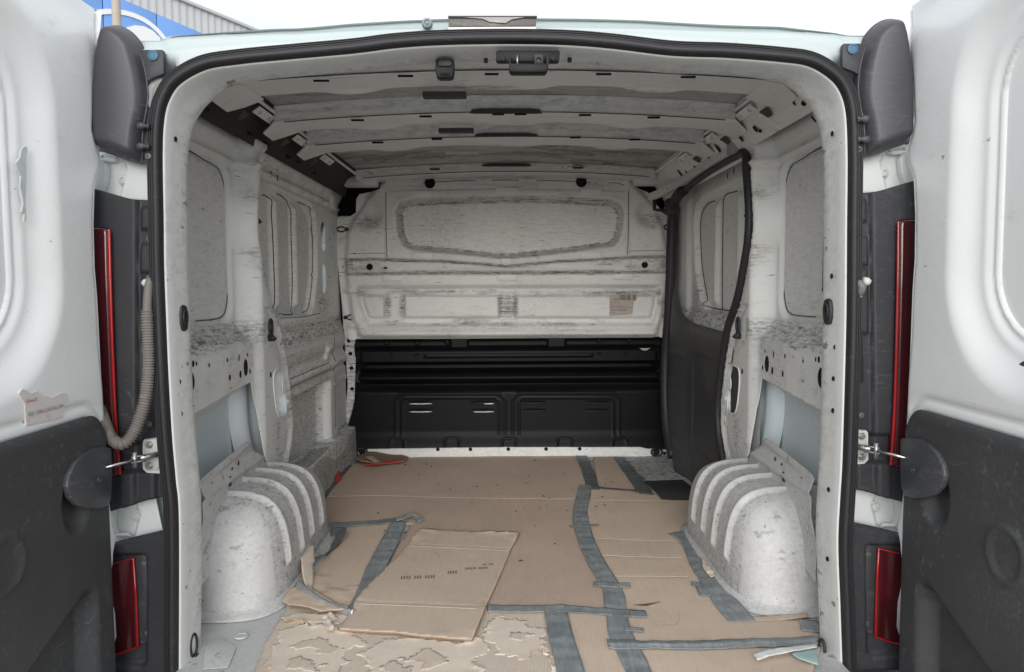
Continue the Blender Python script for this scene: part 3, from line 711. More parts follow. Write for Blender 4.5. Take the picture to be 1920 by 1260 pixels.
# ================================================================= load bay: floor, walls, arches
def floorz(X, Y):
    return -.002+.004*np.exp(-(np.abs(((X+.0)/.15) % 1-.5)/.18)**4)*0 + .0015*(fbm(X, Y, 6, 4)-.5)
M_floor = paint('worn floor paint', (.60, .61, .61), .6, .9, True, (10, 10, 10), .5, (.18, .18, .18))
FLO = sheet('cargo_floor', lambda X, Y: (X, Y, floorz(X, Y)), -.86, .86, 1.56, 3.75, .02, M_floor, VAN, lambda X, Y: np.maximum(.745-np.abs(X), Y-1.66), wear=lambda X, Y: .15+.75*sstep(2.7, 3.1, Y))
a = PZ(440, 1190, .0); 
prism('floor_drain_patch', [PZ(x, y, .0005) for x, y in ((402, 1196), (420, 1197), (443, 1215), (428, 1252), (380, 1256), (384, 1215))], (0, 0, .0015), M_floor, FLO, .0005)
inst('floor_plug', lathe_mesh('floor plug', [(.017, 0), (.016, .0025), (.012, .003), (.010, .001), (.003, .001), (0, .002)], M_floor, 20), tuple(PZ(452, 1193, .001)), (0, 0, 1), FLO)
prism('anti_slip_mat', [PZ(x, y, .001) for x, y in ((1207, 903), (1280, 900), (1305, 920), (1303, 938), (1242, 938), (1232, 925))], (0, 0, .003), plastic('black rubber mat', (.03, .03, .03), (.12, .12, .12), .6, .7, 60, 0), FLO, .001)

M_gap = plain('dark sealant gap', (.05, .05, .05), .8)
# S shaped edge of the door pillar in (Y, Z), the same on both sides
SE = np.array([(2.46, 1.30), (2.40, 1.24), (2.365, 1.12), (2.355, 1.02), (2.39, .93), (2.47, .79), (2.55, .72), (2.61, .62), (2.655, .50), (2.68, .40), (2.67, .31), (2.62, .24), (2.585, .16), (2.56, 0.0)])
SE = catmull(SE, .02)
def seY(Z): return np.interp(Z, SE[::-1, 1], SE[::-1, 0])

def wall_depth(Y, Z, left):
    """distance of the wall from the van's centre line"""
    d = .800+0*Y
    se = seY(Z)
    # rear bay -------------------------------------------------
    bay = sstep(2.33, 2.27, Y)
    yr = np.minimum(se-.006, 2.375)
    bayw = 1-sstep(yr-.055, yr, Y)
    d = d+bayw*(.050*sstep(.665, .735, Z))                      # sill ledge up to the glass pressing
    q = rrect(Y, Z, 2.09, .985, .210, .245, .07)
    d = d+.016*sstep(.010, -.004, q)*bayw
    q2 = rrect(Y, Z, 2.12, .980, .165, .225, .05)
    d = d-.007*sstep(.004, -.003, q2)*bayw-.0*q
    d = d-.010*np.exp(-((Y-1.975)/.014)**4)*sstep(.80, .82, Z)*sstep(1.17, 1.15, Z)
    # pillar: rounded, standing into the load bay
    pil = sstep(2.26, 2.36, Y)*(Y < se)
    d = d-.020*sstep(yr-.055, yr, Y)*(Y < se)*sstep(1.28, 1.22, Z)
    d = d+.010*np.exp(-((Y-se+.05)/.03)**2)*(Y < se)*(Z < .78)
    # slot opening in the pillar foot
    # front bay ------------------------------------------------
    fr = sstep(-.002, .012, Y-se)
    if left:
        f2 = fr*sstep(3.42, 3.36, Y)
        d = d+fr*.018
        wpoly = np.array([(2.50, 1.13), (2.54, 1.185), (2.62, 1.20), (3.10, 1.20), (3.20, 1.17), (3.235, 1.10), (3.22, .90), (3.15, .77), (3.09, .735), (2.60, .735), (2.53, .76), (2.49, .86)])
        q = psdf(Y, Z, wpoly); d = d+.020*sstep(.006, -.006, q)+.014*sstep(-.010, -.018, q)
        for yc in (2.70, 2.95): d = d-.026*np.exp(-((Y-yc)/.030)**4)*sstep(.012, -.01, q)*sstep(.75, .79, Z)*sstep(1.19, 1.15, Z)
        led = sstep(.615, .70, Z)*fr
        d = d-.020*(1-led)*fr*(Z > .0)
        d = d+.012*np.exp(-((Z-.545)/.018)**2)*fr-.012*np.exp(-((Z-.495)/.012)**2)*fr+.010*np.exp(-((Z-.465)/.010)**2)*fr
        d = d+fr*.055*sstep(.44, .42, Z)*sstep(3.34, 3.26, Y)
        d = d-.006*np.exp(-((Z-.40)/.01)**2)*fr
        d = d-.016*sstep(3.24, 3.27, Y)*sstep(3.34, 3.31, Y)*sstep(.52, .54, Z)*sstep(.60, .58, Z)
        d = d+.02*sstep(3.44, 3.50, Y)
        # sill box along the floor
        d = np.where((Y > se) & (Z < .155), np.minimum(d, .760+.0*Y), d)
    # upper rail
    d = d-.008*np.exp(-((Z-1.235)/.006)**2)*(Y > 1.7)
    d = d+.005*np.exp(-((Z-1.215)/.005)**2)
    d = d-.02*sstep(1.25, 1.30, Z)
    d = d+.0020*(fbm(Y, Z, 7, 21+int(left))-.5)
    return d
def wall_wear(Y, Z, left):
    n = fbm(Y, Z, 12, 31)
    W = 1.0*sstep(.655, .685, Z)*sstep(.755, .72, Z)*(Y < 2.40)                    # rubbed sill ledge
    se = seY(Z)
    W = np.maximum(W, .85*np.exp(-((Y-se+.015)/.028)**2)*sstep(.35, .55, n))
    W = np.maximum(W, .30*(Z < .66)*(Y < 2.5)*sstep(.4, .6, n))
    if left:
        W = np.maximum(W, .95*sstep(.60, .64, Z)*sstep(.73, .69, Z)*(Y > se))
        W = np.maximum(W, .8*np.exp(-(((Y-3.3)/.13)**2+((Z-.78)/.10)**2)))
        W = np.maximum(W, .55*(Y > se)*(Z < .6)*(Y < 3.3)); W = np.maximum(W, .8*(Y > se)*(Z < .17))
        W = np.maximum(W, .4*(Y > 2.5)*sstep(1.19, 1.23, Z)*sstep(.3, .5, n))
    W = np.maximum(W, .75*np.exp(-((Y-2.50)/.05)**2-((Z-.35)/.15)**2)*sstep(.3, .6, n))
    W = np.maximum(W, .8*np.exp(-(np.abs(Y-1.985)/.006)**2)*(Z > .80)*(Z < 1.17))
    W = np.maximum(W, .22*(rrect(Y, Z, 2.09, .985, .205, .24, .07) < 0)+.22*((Y > 2.5) & (Y < 3.24) & (Z > .74) & (Z < 1.2)))
    return np.clip(W+.05, 0, 1)
def cut_low(Y, Z):     # the open cavity behind the rear bay
    return psdf(Y, Z, np.array([(1.76, -.05), (1.76, .515), (2.30, .552), (2.335, .45), (2.36, .30), (2.44, .17), (2.45, -.05)]))
def cut_pillar(Y, Z):
    return rrect(Y+(Z-.48)*.25, Z, 2.535, .485, .070, .085, .045)
def oval(Y, Z, a, b, hw, hh): return rrect(Y, Z, a, b, hw, hh, min(hw, hh)*.98)
WALLS = []
for s in (-1, 1):
    left = s < 0
    def keep(Y, Z, left=left):
        k = np.minimum(cut_low(Y, Z), cut_pillar(Y, Z))
        if left:
            k = np.minimum(k, oval(Y, Z, 3.335, 1.075, .038, .066)); k = np.minimum(k, oval(Y, Z, 3.325, .885, .044, .066))
            k = np.minimum(k, .0+rrect(Y, Z, 3.46, .375, .030, .040, .002)); k = np.minimum(k, rrect(Y, Z, 3.46, .375, .010, .055, .002))
        else:
            k = np.minimum(k, np.maximum(seY(Z)+.0-Y, np.maximum(Z-1.262, Y-3.53)))
        return k
    W_ = sheet('side_wall', lambda Y, Z: (s*wall_depth(Y, Z, left), Y, Z), 1.715, 3.735, 0.0, 1.312, .0055, M_in, VAN, keep, wear=lambda Y, Z: wall_wear(Y, Z, left), thick=.0015)
    tag(W_, 'scuffed white inner wall on the %s' % ('left, with a blank ribbed window pressing' if left else 'right, up to the sliding door'))
    WALLS.append(W_)
    # sealant gaps round the blank window pressings
    def gap(pts, name='panel_gap', r=.0022):
        q_ = catmull(np.array(pts, float), .012)
        tube(name, [(s*(float(wall_depth(np.array(a), np.array(b), left))-.0008), a, b) for a, b in q_], r, M_gap, W_, 5)
    gap([(2.00, 1.222), (2.15, 1.216), (2.24, 1.200), (2.285, 1.15), (2.292, 1.05), (2.290, .87), (2.27, .79), (2.22, .757), (2.05, .755)])
    gap([(1.775, 1.24), (1.79, 1.19), (1.80, 1.10), (1.795, .95)])
    gap([(1.975, 1.165), (1.978, 1.0), (1.975, .83)], 'torn_sealant', .0035)
    if left:
        gap([(2.515, 1.15), (2.66, 1.17), (2.672, 1.10), (2.675, .85), (2.672, .765)])
        gap([(2.74, 1.19), (2.86, 1.185), (2.915, 1.17), (2.920, 1.05), (2.918, .80), (2.90, .745), (2.74, .75)])
        gap([(3.00, 1.19), (3.15, 1.185), (3.215, 1.13), (3.22, 1.0), (3.20, .88), (3.13, .765), (3.04, .745)])
        gap([(2.70, .735), (3.0, .730), (3.25, .735)], r=.0016)
        for a0, b0, a1, b1 in ((2.70, .512, 3.30, .512), (2.70, .482, 3.32, .482), (2.70, .43, 3.22, .435), (3.42, .62, 3.40, .20)): gap([(a0, b0), ((a0+a1)/2, (b0+b1)/2), (a1, b1)], r=.0018)
    # outer skin seen through the cavity
    def os_(Y, Z): return s*(.872+.060*sstep(.56, .62, Z)-.012*np.exp(-((Z-.52)/.01)**2)+.008*sstep(2.30, 2.36, Y)), Y, Z
    cv_ = sheet('cavity_skin', os_, 1.72, 4.25, -.02, 1.30, .02, M_cyan, VAN, wear=lambda Y, Z: .10+.2*(Z > .4)+0*Y)
    # two rounded cavity posts
    for (y0, y1, x0, x1) in ((2.30, 2.42, .872, .835), (2.44, 2.56, .868, .822)):
        V = []; Fq = []; n = 20; m = 9
        for i in range(n+1):
            z = .56*i/n; lean = .10*(1-sstep(.15, .45, np.array(z)))
            for j in range(m):
                t = j/(m-1); V.append((s*(x0-(x0-x1)*math.sin(t*math.pi)**.6), y0+(y1-y0)*t+lean, z))
        for i in range(n):
            for j in range(m-1): q = i*m+j; Fq.append((q, q+1, q+m+1, q+m))
        mesh_obj('cavity_post', V, Fq, M_cyan, cv_, True, np.full(len(V), .05))
    # turned lip round the slot in the pillar
    pts = [(s*.789, 2.535+.030*math.cos(t)-(.107*math.sin(t))*.12, .36+.107*math.sin(t)*(1)) for t in np.linspace(0, 2*math.pi, 40)[:-1]]
    pts = []
    for t in np.linspace(0, 2*math.pi, 48)[:-1]:
        zz = .485+.085*math.copysign(abs(math.sin(t))**.6, math.sin(t)); yy = 2.535+.070*math.copysign(abs(math.cos(t))**.6, math.cos(t))-(zz-.48)*.25
        pts.append((s*(wall_depth(np.array(yy), np.array(zz), left)-.001), yy, zz))
    tube('slot_lip', pts, .0035, M_in, W_, 6, True)
    sheet('pillar_cup', lambda Y, Z: (s*(.786+.040*sstep(.012, -.045, cut_pillar(Y, Z))-.010*np.exp(-((Z-.44)/.006)**2)), Y, Z), 2.43, 2.65, .38, .60, .007, M_cyan, W_, lambda Y, Z: .012-cut_pillar(Y, Z), wear=lambda Y, Z: .1+0*Y)
    # gusset at the foot of the pillar edge
    for (yy, zz, r) in ((2.615, .50, .016), (2.645, .37, .017), (2.60, .255, .020)):
        inst('press_dimple', lathe_mesh('press dimple', [(1.3, -.2), (1.1, .25), (.7, .35), (.45, .1), (0, .1)], M_in, 16), (s*(float(wall_depth(np.array(yy-.03), np.array(zz), left))-.003), yy-.03, zz), (-s, 0, 0), W_, (r, r*1.3, r*.5))
    # holes in the belt band
    hs = [(348, 741, .008, 2.4), (357, 717, .017, 1.25), (361, 682, .005, 1.4), (367, 682, .003, 1.6), (391, 685, .003, 1.6), (425, 675, .0035, 1.5), (447, 671, .0025, 3.5), (460, 689, .014, 1.5), (450, 702, .006, 1.6), (468, 696, .004, 1.6), (430, 708, .005, 1.5), (463, 665, .003, 1.5)]
    for (px, py, r, el) in hs:
        if px < 355: continue
        P = PX(px, py, -.80); P[0] = s*(float(wall_depth(np.array(P[1]), np.array(P[2]), left))-.0015)
        inst('hole', HOLE, tuple(P), (-s, 0, 0), W_, (r*1.0, r*el, 1), 0)
    for (yy, zz, r, el) in ((1.80, 1.245, .005, 2.6), (1.87, 1.235, .0055, 2.6), (2.02, 1.205, .0055, 2.6), (2.43, .56, .006, 1.3), (1.90, 1.19, .003, 1), (1.985, 1.14, .004, 1), (1.985, .83, .004, 1), (2.60, 1.24, .004, 2.5), (2.66, 1.235, .004, 2.5)):
        inst('hole', HOLE, (s*(float(wall_depth(np.array(yy), np.array(zz), left))-.0015), yy, zz), (-s, 0, 0), W_, (r, r*el, 1), 0)
    # tie down rings: on the frame lip, on the pillar
    Pq = PX(342, 596, -.735) if left else PX(1555, 584, .735)
    dn = prism('frame_grommet', [(s*(.734+.0), 1.668, Pq[2]+.03), (s*.734, 1.655, Pq[2]+.026), (s*.734, 1.650, Pq[2]+.01), (s*.734, 1.650, Pq[2]-.012), (s*.734, 1.656, Pq[2]-.027), (s*.734, 1.668, Pq[2]-.03), (s*.734, 1.681, Pq[2]-.026), (s*.734, 1.688, Pq[2]-.010), (s*.734, 1.688, Pq[2]+.012), (s*.734, 1.681, Pq[2]+.026)], (-s*.011, 0, 0), M_rub, VAN, .002)
    tube('grommet_ring', [(s*(.722+0*t), 1.668+.010*math.cos(t), Pq[2]+.017*math.sin(t)) for t in np.linspace(0, 2*math.pi, 20)[:-1]], .003, M_rub, dn, 6, True)
    for (yy, zz, sc) in ((2.42, .705, .95), (2.405, 1.09, 1.0)) if left else ((2.455, .70, 1.0), (2.40, 1.10, 1.0)):
        tie_ring((s*(float(wall_depth(np.array(yy), np.array(zz), left))-.002), yy, zz), (-s, 0, 0), W_, 1.25 if zz < 1 else 1.5, 0)
# tie rings near the bulkhead
for (px, py, sp) in ((644, 430, math.pi/2), (655, 595, -math.pi/2), (1256, 426, math.pi/2), (1253, 592, -math.pi/2)):
    tie_ring(tuple(PY(px, py, 3.70)), (0, -1, 0), FL, 1.0, sp)
for (px, py) in ((679, 848), (1231, 847)):
    P = PY(px, py, 3.64)
    dg_ = tube('floor_tie_ring', [(P[0]+.026*math.cos(t), 3.635, P[2]+.021*math.sin(t)) for t in np.linspace(0, 2*math.pi, 20)[:-1]], .0055, M_rub, SL, 8, True)
    inst('ring_plug', lathe_mesh('ring plug', [(.017, 0), (.015, .004), (0, .005)], M_void, 12), tuple(PY(px, py, 3.642)), (0, -1, 0), dg_)
for (px, py) in ((366, 1216), (1534, 1226)):
    s = -1 if px < 900 else 1
    P = PY(px, py, 1.66); P[0] = s*.732
    ring = tube('lashing_eye', [(s*(.726-.002*math.cos(t)), 1.660+.013*math.cos(t), P[2]+.026*math.sin(t)+.008) for t in np.linspace(0, 2*math.pi, 24)[:-1]], .0036, M_rub, VAN, 8, True)
    tube('eye_hub', [(s*.732, 1.662, P[2]-.022), (s*.720, 1.662, P[2]-.022), (s*.718, 1.662, P[2]-.022)], .009, M_rub, ring, 12)
# holes down the frame lip
for (px, py, el) in ((333, 261, 1.6), (327, 389, 1.6), (330, 526, 1.5), (335, 658, 1.3), (340, 716, 1.4), (343, 776, 1.5), (351, 924, 1.5), (357, 1071, 1.5), (352, 1242, 1.4), (1557, 251, 1.6), (1567, 379, 1.6), (1556, 518, 1.6), (1566, 518, 1.6), (1562, 651, 1.3), (1559, 710, 1.4), (1558, 770, 1.5), (1550, 918, 1.5), (1548, 1048, 1.5), (1553, 1238, 1.4)):
    s = -1 if px < 900 else 1
    P = PY(px, py, 1.64); inst('hole', HOLE, (P[0]+s*.004, 1.640, P[2]), (-s*.85, -.50, 0), lining, (.0032, .0032*el, 1), 0)

# ---- roof rails joining wall and roof
for s in (-1, 1):
    left = s < 0
    def rail(Y, t): 
        return s*(.785-.085*t-.012*np.sin(t*math.pi)), Y, 1.285+.112*t+.004*np.sin(t*math.pi)
    if left:
        RL = sheet('rail_foam', lambda Y, t: (s*(.790-.095*t+.02*np.sin(t*math.pi)), Y, 1.288+.105*t+.02*np.sin(t*math.pi)), 1.72, 3.68, 0, 1, .03, M_foam, VAN, dv=.1)
        tag(RL, 'dark foam lined roof rail along the left side')
        for (px, py) in ((385, 203), (469, 252), (500, 270), (540, 295), (560, 305), (590, 325)):
            P = PX(px, py, -.782); box('rail_clip', (-.788, P[1]-.02, P[2]-.003), (-.776, P[1]+.02, P[2]+.003), M_void, WALLS[0], .001)
    else:
        RL = sheet('roof_rail', rail, 1.72, 3.70, 0, 1, .02, M_in, VAN, wear=lambda Y, t: .15+0*Y, dv=.1)
        for (px, py, w, h) in ((1509, 192, 8, 7), (1491, 192, 3, 6), (1537, 214, 3, 10), (1528, 221, 3.5, 11), (1418, 240, 6, 10), (1427, 244, 6, 5), (1391, 258, 5, 10), (1349, 279, 5, 18), (1305, 313, 3, 8), (1289, 323, 3, 8), (1277, 325, 4, 14), (1331, 295, 2.5, 8)):
            d = ray(px, py)
            # meet the sloping rail
            tt = np.linspace(.0, 1.0, 60); best = None
            for t in tt:
                x, _, z = rail(np.array(0.), np.array(t)); k = x/d[0]; zz = CAM[2]+d[2]*k
                if best is None or abs(zz-z) < best[0]: best = (abs(zz-z), t, k)
            k = best[2]; P = CAM+d*k
            inst('hole', HOLE, (P[0]-.003, P[1], P[2]-.003), (-.78, 0, -.62), RL, (w*P[1]/1387*.9, h*P[1]/1387*.6, 1), 0)
    # bow end plates and small bolted brackets
    for (Y0, Y1) in ((1.885, 2.05), (2.285, 2.44), (2.65, 2.81)):
        pl = [(s*.655, Y0, 1.352), (s*.70, Y0, 1.345), (s*.745, Y0+.03, 1.318), (s*.748, Y1-.02, 1.316), (s*.715, Y1+.02, 1.338), (s*.655, Y1, 1.352)]
        g = prism('bow_bracket', pl, (0, 0, .006), M_roof2, bows[0] if Y0 < 2 else bows[1] if Y0 < 2.5 else bows[2], .0015)
        prism('bracket_window', [(s*.745, Y1+.045, 1.316), (s*.722, Y1+.030, 1.334), (s*.722, Y1+.085, 1.334), (s*.745, Y1+.075, 1.316)], (s*.001, 0, .003), M_void2, RL)
        q = [(s*.700, Y1+.10, 1.363), (s*.722, Y1+.10, 1.347), (s*.722, Y1+.26, 1.347), (s*.700, Y1+.26, 1.363)]
        bt = prism('rail_bracket', q, (-s*.002, 0, -.003), M_roof2, RL, .001)
        for yy in (Y1+.13, Y1+.21):
            inst('bracket_bolt', lathe_mesh('bracket bolt', [(.010, 0), (.009, .002), (.0055, .002), (.005, .007), (0, .008)], M_bolt, 6), (s*.710, yy, 1.352), (-s*.6, 0, -.8), bt)
    tube('roof_edge_channel', [(s*.700, y, 1.376) for y in np.linspace(2.06, 3.66, 24)], .006, M_in, RL, 6)
# header fittings over the bulkhead corners
for s in (-1, 1):
    box('corner_bracket', (s*.62 if s > 0 else -.80, 3.60, 1.335), (.80 if s > 0 else -.62, 3.69, 1.385), M_roof2, VAN, .012)
    box('upper_tab', (s*.815 if s > 0 else -.835, 3.52, 1.22), (.835 if s > 0 else -.815, 3.60, 1.33), M_roof2, VAN, .008)

# ---- wheel arches
def arch_part(s):
    n = 220; m = 80; V = []; W = []; Fq = []
    H, Lh, Wd, Y0 = .292, .365, .232, 2.215
    def bpath(t, quarter):
        if quarter: return (1, 2*t) if t < .5 else (2-2*t, 1)
        t *= 4
        return (-1, t) if t < 1 else (-1+(t-1), 1) if t < 3 else (1, 4-t)
    for i in range(n+1):
        # longitude runs from the near end over to the far end
        cy, sy = bpath(i/n, False)
        for j in range(m+1):
            cx, cz = bpath(j/m, True); cx *= sy; cz *= sy
            # even out the superellipsoid parameter
            e = 4.2
            r = ((abs(cx)**5.5+abs(cz)**5.5)**(5./5.5)+abs(cy)**5.)**(-1/5.)
            x = cx*r*Wd; y = cy*r*Lh; z = cz*r*H
            shrink = 1-.15*(z/H)**2.0*(1 if y < 0 else .5)
            y2 = Y0+y*shrink+.0
            hh = z*(1-.10*max(0, y/Lh))
            lean = .022*(z/H)**2
            nrm = np.array([cx/Wd, cy/Lh, cz/H]); nrm /= np.linalg.norm(nrm)
            bump = 0; wear = .30+.55*float(sstep(.35, .85, np.array(abs(nrm[0]) if y > -Lh*.80 else 0)))+.15*float(sstep(.5, .9, np.array(nrm[2])))
            for k, (yr, zb) in enumerate(((2.005, .085), (2.12, .080), (2.235, .085), (2.355, .080))):
                t = 1-sstep(.006, .0115, np.array(abs(y2-yr)))
                zz = sstep(zb-.004, zb+.012, np.array(hh)); lim = sstep(.20, .17, np.array(x*0+0.0)) if False else 1
                t = float(t*zz); bump += .013*t; wear = wear*(1-t)+.0*t
                q = abs(abs(y2-yr)-.016); wear += .6*math.exp(-(q/.006)**2)*float(zz)
            X = .835-(x*(1-.0)+0)-bump*nrm[0] + lean
            V.append((s*X, y2, hh+bump*nrm[2]-.004)); W.append(min(1, wear+.25*math.exp(-(hh/.05)**2)))
    for i in range(n):
        for j in range(m): q = i*(m+1)+j; Fq.append((q, q+1, q+m+2, q+m+1))
    A = mesh_obj('wheel_arch', V, Fq, M_arch, VAN, True, W)
    tag(A, 'scratched %s wheel arch cover with four pressed ribs' % ('left' if s < 0 else 'right'))
    # turned foot along the floor
    pts = []
    for i in range(n+1):
        q = V[i*(m+1)]; pts.append((q[0]+(-s*.004), q[1], .004))
    rim = [(abs(p[0]), p[1]) for p in pts if abs(p[0]) < .84]
    Vr = []; Fr = []
    for k, (x, y) in enumerate(rim):
        d = np.array([x-.835, y-2.2]); d = d/np.linalg.norm(d)
        Vr += [(s*(x-.004*d[0]), y-.004*d[1], .020), (s*(x+.010*d[0]), y+.010*d[1], .0065), (s*(x+.026*d[0]), y+.026*d[1], .0045), (s*(x+.028*d[0]), y+.028*d[1], .0)]
        if k:
            for j in range(3): b = (k-1)*4+j; Fr.append((b, b+1, b+5, b+4))
    mesh_obj('arch_foot', Vr, Fr, M_arch, A, True, [.6]*len(Vr))
    # upstanding plate fixed to the wall above the arch
    up = [(1.835, .352), (1.86, .362), (2.15, .385), (2.19, .386), (2.22, .365), (2.31, .305), (2.35, .22), (2.35, .15), (1.80, .10), (1.80, .20), (1.835, .26)]
    P_ = sheet('arch_flange', lambda Y, Z: (s*(.768+.0*Y+.010*sstep(.335, .35, Z)-.008*np.exp(-((Z-.318)/.008)**2)-.006*np.exp(-((Z-.372-.08*(Y-2.15))/.005)**2)), Y, Z), 1.80, 2.38, .08, .39, .006, M_arch, A, lambda Y, Z: -psdf(Y, Z, np.array(up)), wear=lambda Y, Z: .35+0*Y, thick=.0025)
    for yy, zz in ((1.90, .335), (2.04, .340), (2.09, .346)): inst('hole', HOLE, (s*.768, yy, zz), (-s, 0, 0), A, (.004, .006, 1))
    box('arch_notch', (min(s*.762, s*.770), 2.005, .300), (max(s*.762, s*.770), 2.020, .328), M_void2, A, .002)
arch_part(-1); arch_part(1)

# ---- left sill box along the floor ahead of the arch
pr = [(-.83, .158), (-.775, .156), (-.762, .148), (-.758, .10), (-.752, .06), (-.752, .004), (-.735, .004)]
V = []; Fq = []
ys = np.linspace(2.50, 3.70, 90)
for y in ys:
    for (x, z) in pr: V.append((x+.003*math.sin(y*9), y, z+.003*math.sin(y*5)))
k = len(pr)
for i in range(len(ys)-1):
    for j in range(k-1): q = i*k+j; Fq.append((q, q+1, q+k+1, q+k))
sb = mesh_obj('sill_box', V, Fq, M_dirty, VAN, True, [.8]*len(V))

# ---- sliding door on the right, closed
dpoly_w = np.array([(2.40, 1.16), (2.50, 1.225), (3.22, 1.225), (3.33, 1.20), (3.37, 1.14), (3.33, .92), (3.24, .79), (3.14, .735), (2.40, .735)])
def door_x(Y, Z):
    d = .850+0*Y
    q = psdf(Y, Z, dpoly_w)
    d = d+.026*sstep(.006, -.006, q)
    for yc in (2.76, 3.06): d = d-.018*np.exp(-((Y-yc)/.024)**4)*sstep(.006, -.006, q)*sstep(.75, .79, Z)*sstep(1.20, 1.16, Z)
    d = d-.034*sstep(.735, .685, Z)
    d = d-.020*sstep(3.38, 3.43, Y)
    return d+.002*(fbm(Y, Z, 6, 77)-.5)
def door_wear(Y, Z):
    n = fbm(Y, Z, 12, 41)
    return np.clip(.9*sstep(.66, .68, Z)*sstep(.76, .73, Z)+.7*np.exp(-(((Y-3.30)/.08)**2+((Z-.80)/.08)**2))+.08, 0, 1)
SD = sheet('sliding_door', lambda Y, Z: (door_x(Y, Z), Y, Z), 2.36, 3.60, .0, 1.30, .0075, M_in, VAN, wear=door_wear)
tag(SD, 'closed sliding side door with ribbed blank window and black lower card')
cardp = np.array([(2.53, .664), (2.67, .672), (3.10, .682), (3.22, .69), (3.29, .725), (3.33, .79), (3.39, .84), (3.44, .60), (3.47, .35), (3.44, .12), (3.34, -.02), (2.53, -.02)])
def card_x(Y, Z):
    d = .803-.012*sstep(.0, .03, -psdf(Y, Z, cardp))+.0*Y
    q = rrect(Y, Z, 2.86, .36, .27, .20, .05)
    d = d+.006*sstep(.006, -.006, q)
    for zz in (.54, .40, .15): d = d-.004*np.exp(-((Z-zz-.02*(Y-3.2))/.006)**2)*(Y > 3.22)
    return d-.035*sstep(3.15, 3.40, Y)
CD = sheet('door_card', lambda Y, Z: (card_x(Y, Z), Y, Z), 2.50, 3.48, -.02, .92, .0085, M_trim2, SD, lambda Y, Z: -psdf(Y, Z, cardp), thick=.004)
for pts in ([(2.60, 1.19), (2.70, 1.195), (2.705, 1.0), (2.70, .75)], [(2.82, 1.20), (2.98, 1.20), (3.00, 1.12), (2.995, .80), (2.985, .75)], [(3.12, 1.20), (3.25, 1.195), (3.335, 1.15), (3.34, 1.05), (3.30, .92), (3.22, .80), (3.14, .752), (2.60, .748)]):
    q_ = catmull(np.array(pts), .012)
    tube('panel_gap', [(float(door_x(np.array(a), np.array(b)))-.001, a, b) for a, b in q_], .0022, M_gap, SD, 5)
# seal round the sliding door opening
top = [(.782, 2.47, 1.285), (.782, 2.52, 1.287), (.782, 2.9, 1.288), (.782, 3.3, 1.27)]
se3 = [(.774, y+.010, z) for (y, z) in SE[::-1]]
path = catmull(np.array([(.776, 2.57, .01)]+[tuple(p) for p in np.array(se3)[3:-2:4]]+[(.784, 2.44, 1.272), (.783, 2.50, 1.283), (.782, 2.9, 1.282), (.782, 3.25, 1.262)]), .03)
sl_ = tube('door_seal', path, .0145, M_rub, VAN, 10)
tag(sl_, 'black rubber seal round the sliding door opening')
pf3 = catmull(np.array([(.775, 3.25, 1.262), (.765, 3.36, 1.235), (.765, 3.42, 1.16), (.765, 3.44, 1.02), (.765, 3.45, .90), (.765, 3.48, .72), (.760, 3.52, .50), (.755, 3.50, .30), (.755, 3.44, .16), (.76, 3.36, .06)]), .03)
tube('front_seal', pf3, .024, M_rub, sl_, 10)
# slide rail above the door
rlp = catmull(np.array([(.765, 2.50, 1.305), (.765, 2.8, 1.305), (.765, 3.1, 1.300), (.755, 3.30, 1.290), (.72, 3.42, 1.275), (.68, 3.50, 1.262)]), .04)
V = []; Fq = []
for P in rlp:
    for (a, b) in ((-.012, -.016), (.012, -.016), (.012, .016), (-.012, .016)): V.append((P[0]+a, P[1]+b*.3, P[2]+b))
for i in range(len(rlp)-1):
    for j in range(4): q = i*4+j; r_ = i*4+(j+1) % 4; Fq.append((q, r_, r_+4, q+4))
Fq.append((0, 1, 2, 3)); e = len(V); Fq.append((e-4, e-3, e-2, e-1))
rl = mesh_obj('slide_rail', V, Fq, M_roof2, VAN, False, [.2]*len(V))
box('rail_end_stop', (.748, 2.485, 1.285), (.785, 2.535, 1.335), paint('grey bracket', (.34, .34, .33), .4, .6, False), rl, .002)
ar = tube('roller_arm', [(.69, 3.46, 1.245), (.69, 3.46, 1.20), (.72, 3.45, 1.195), (.76, 3.42, 1.17)], .009, M_rub, rl, 8)
box('hinge_block', (.735, 3.38, 1.17), (.79, 3.46, 1.245), M_rub, rl, .01)
# ================================================================= rear corners: lamps, hinges, doors (mirrored left and right)
M_pock = paint('hinge pocket paint', (.74, .77, .76), .05, .05, False, (3, 3, 3), .35)
def glass(name, c, rough=.12):
    s = NT(name); n = s.noise(4, 3); s.col(s.mix(s.ramp(n, .35, .7), c, tuple(x*.45 for x in c)))
    w = s.n.new('ShaderNodeTexWave'); w.bands_direction = 'Z'; w.inputs['Scale'].default_value = 60; s.l(s.tc.outputs['Object'], w.inputs['Vector'])
    w2 = s.n.new('ShaderNodeTexWave'); w2.bands_direction = 'X'; w2.inputs['Scale'].default_value = 30; s.l(s.tc.outputs['Object'], w2.inputs['Vector'])
    s.bump(s.math('ADD', w.outputs['Fac'], w2.outputs['Fac']), .06, .001)
    s.b.inputs['Roughness'].default_value = rough; s.b.inputs['Coat Weight'].default_value = .6; s.b.inputs['Coat Roughness'].default_value = .05
    return s.m
M_red = glass('dark red lens', (.075, .008, .012)); M_red2 = glass('bright red lens edge', (.50, .012, .015)); M_clr = glass('clear lens', (.75, .76, .75))
M_hose = plastic('dusty hose rubber', (.17, .155, .14), (.36, .33, .30), .5, .6, 300, 0)
M_rust = paint('rusty bracket paint', (.56, .56, .54), .5, .4, False, (9, 9, 9), .45, (.20, .10, .05))
M_white = plain('white nylon', (.7, .7, .68), .4)
MX, MZ = -.0035, .0075
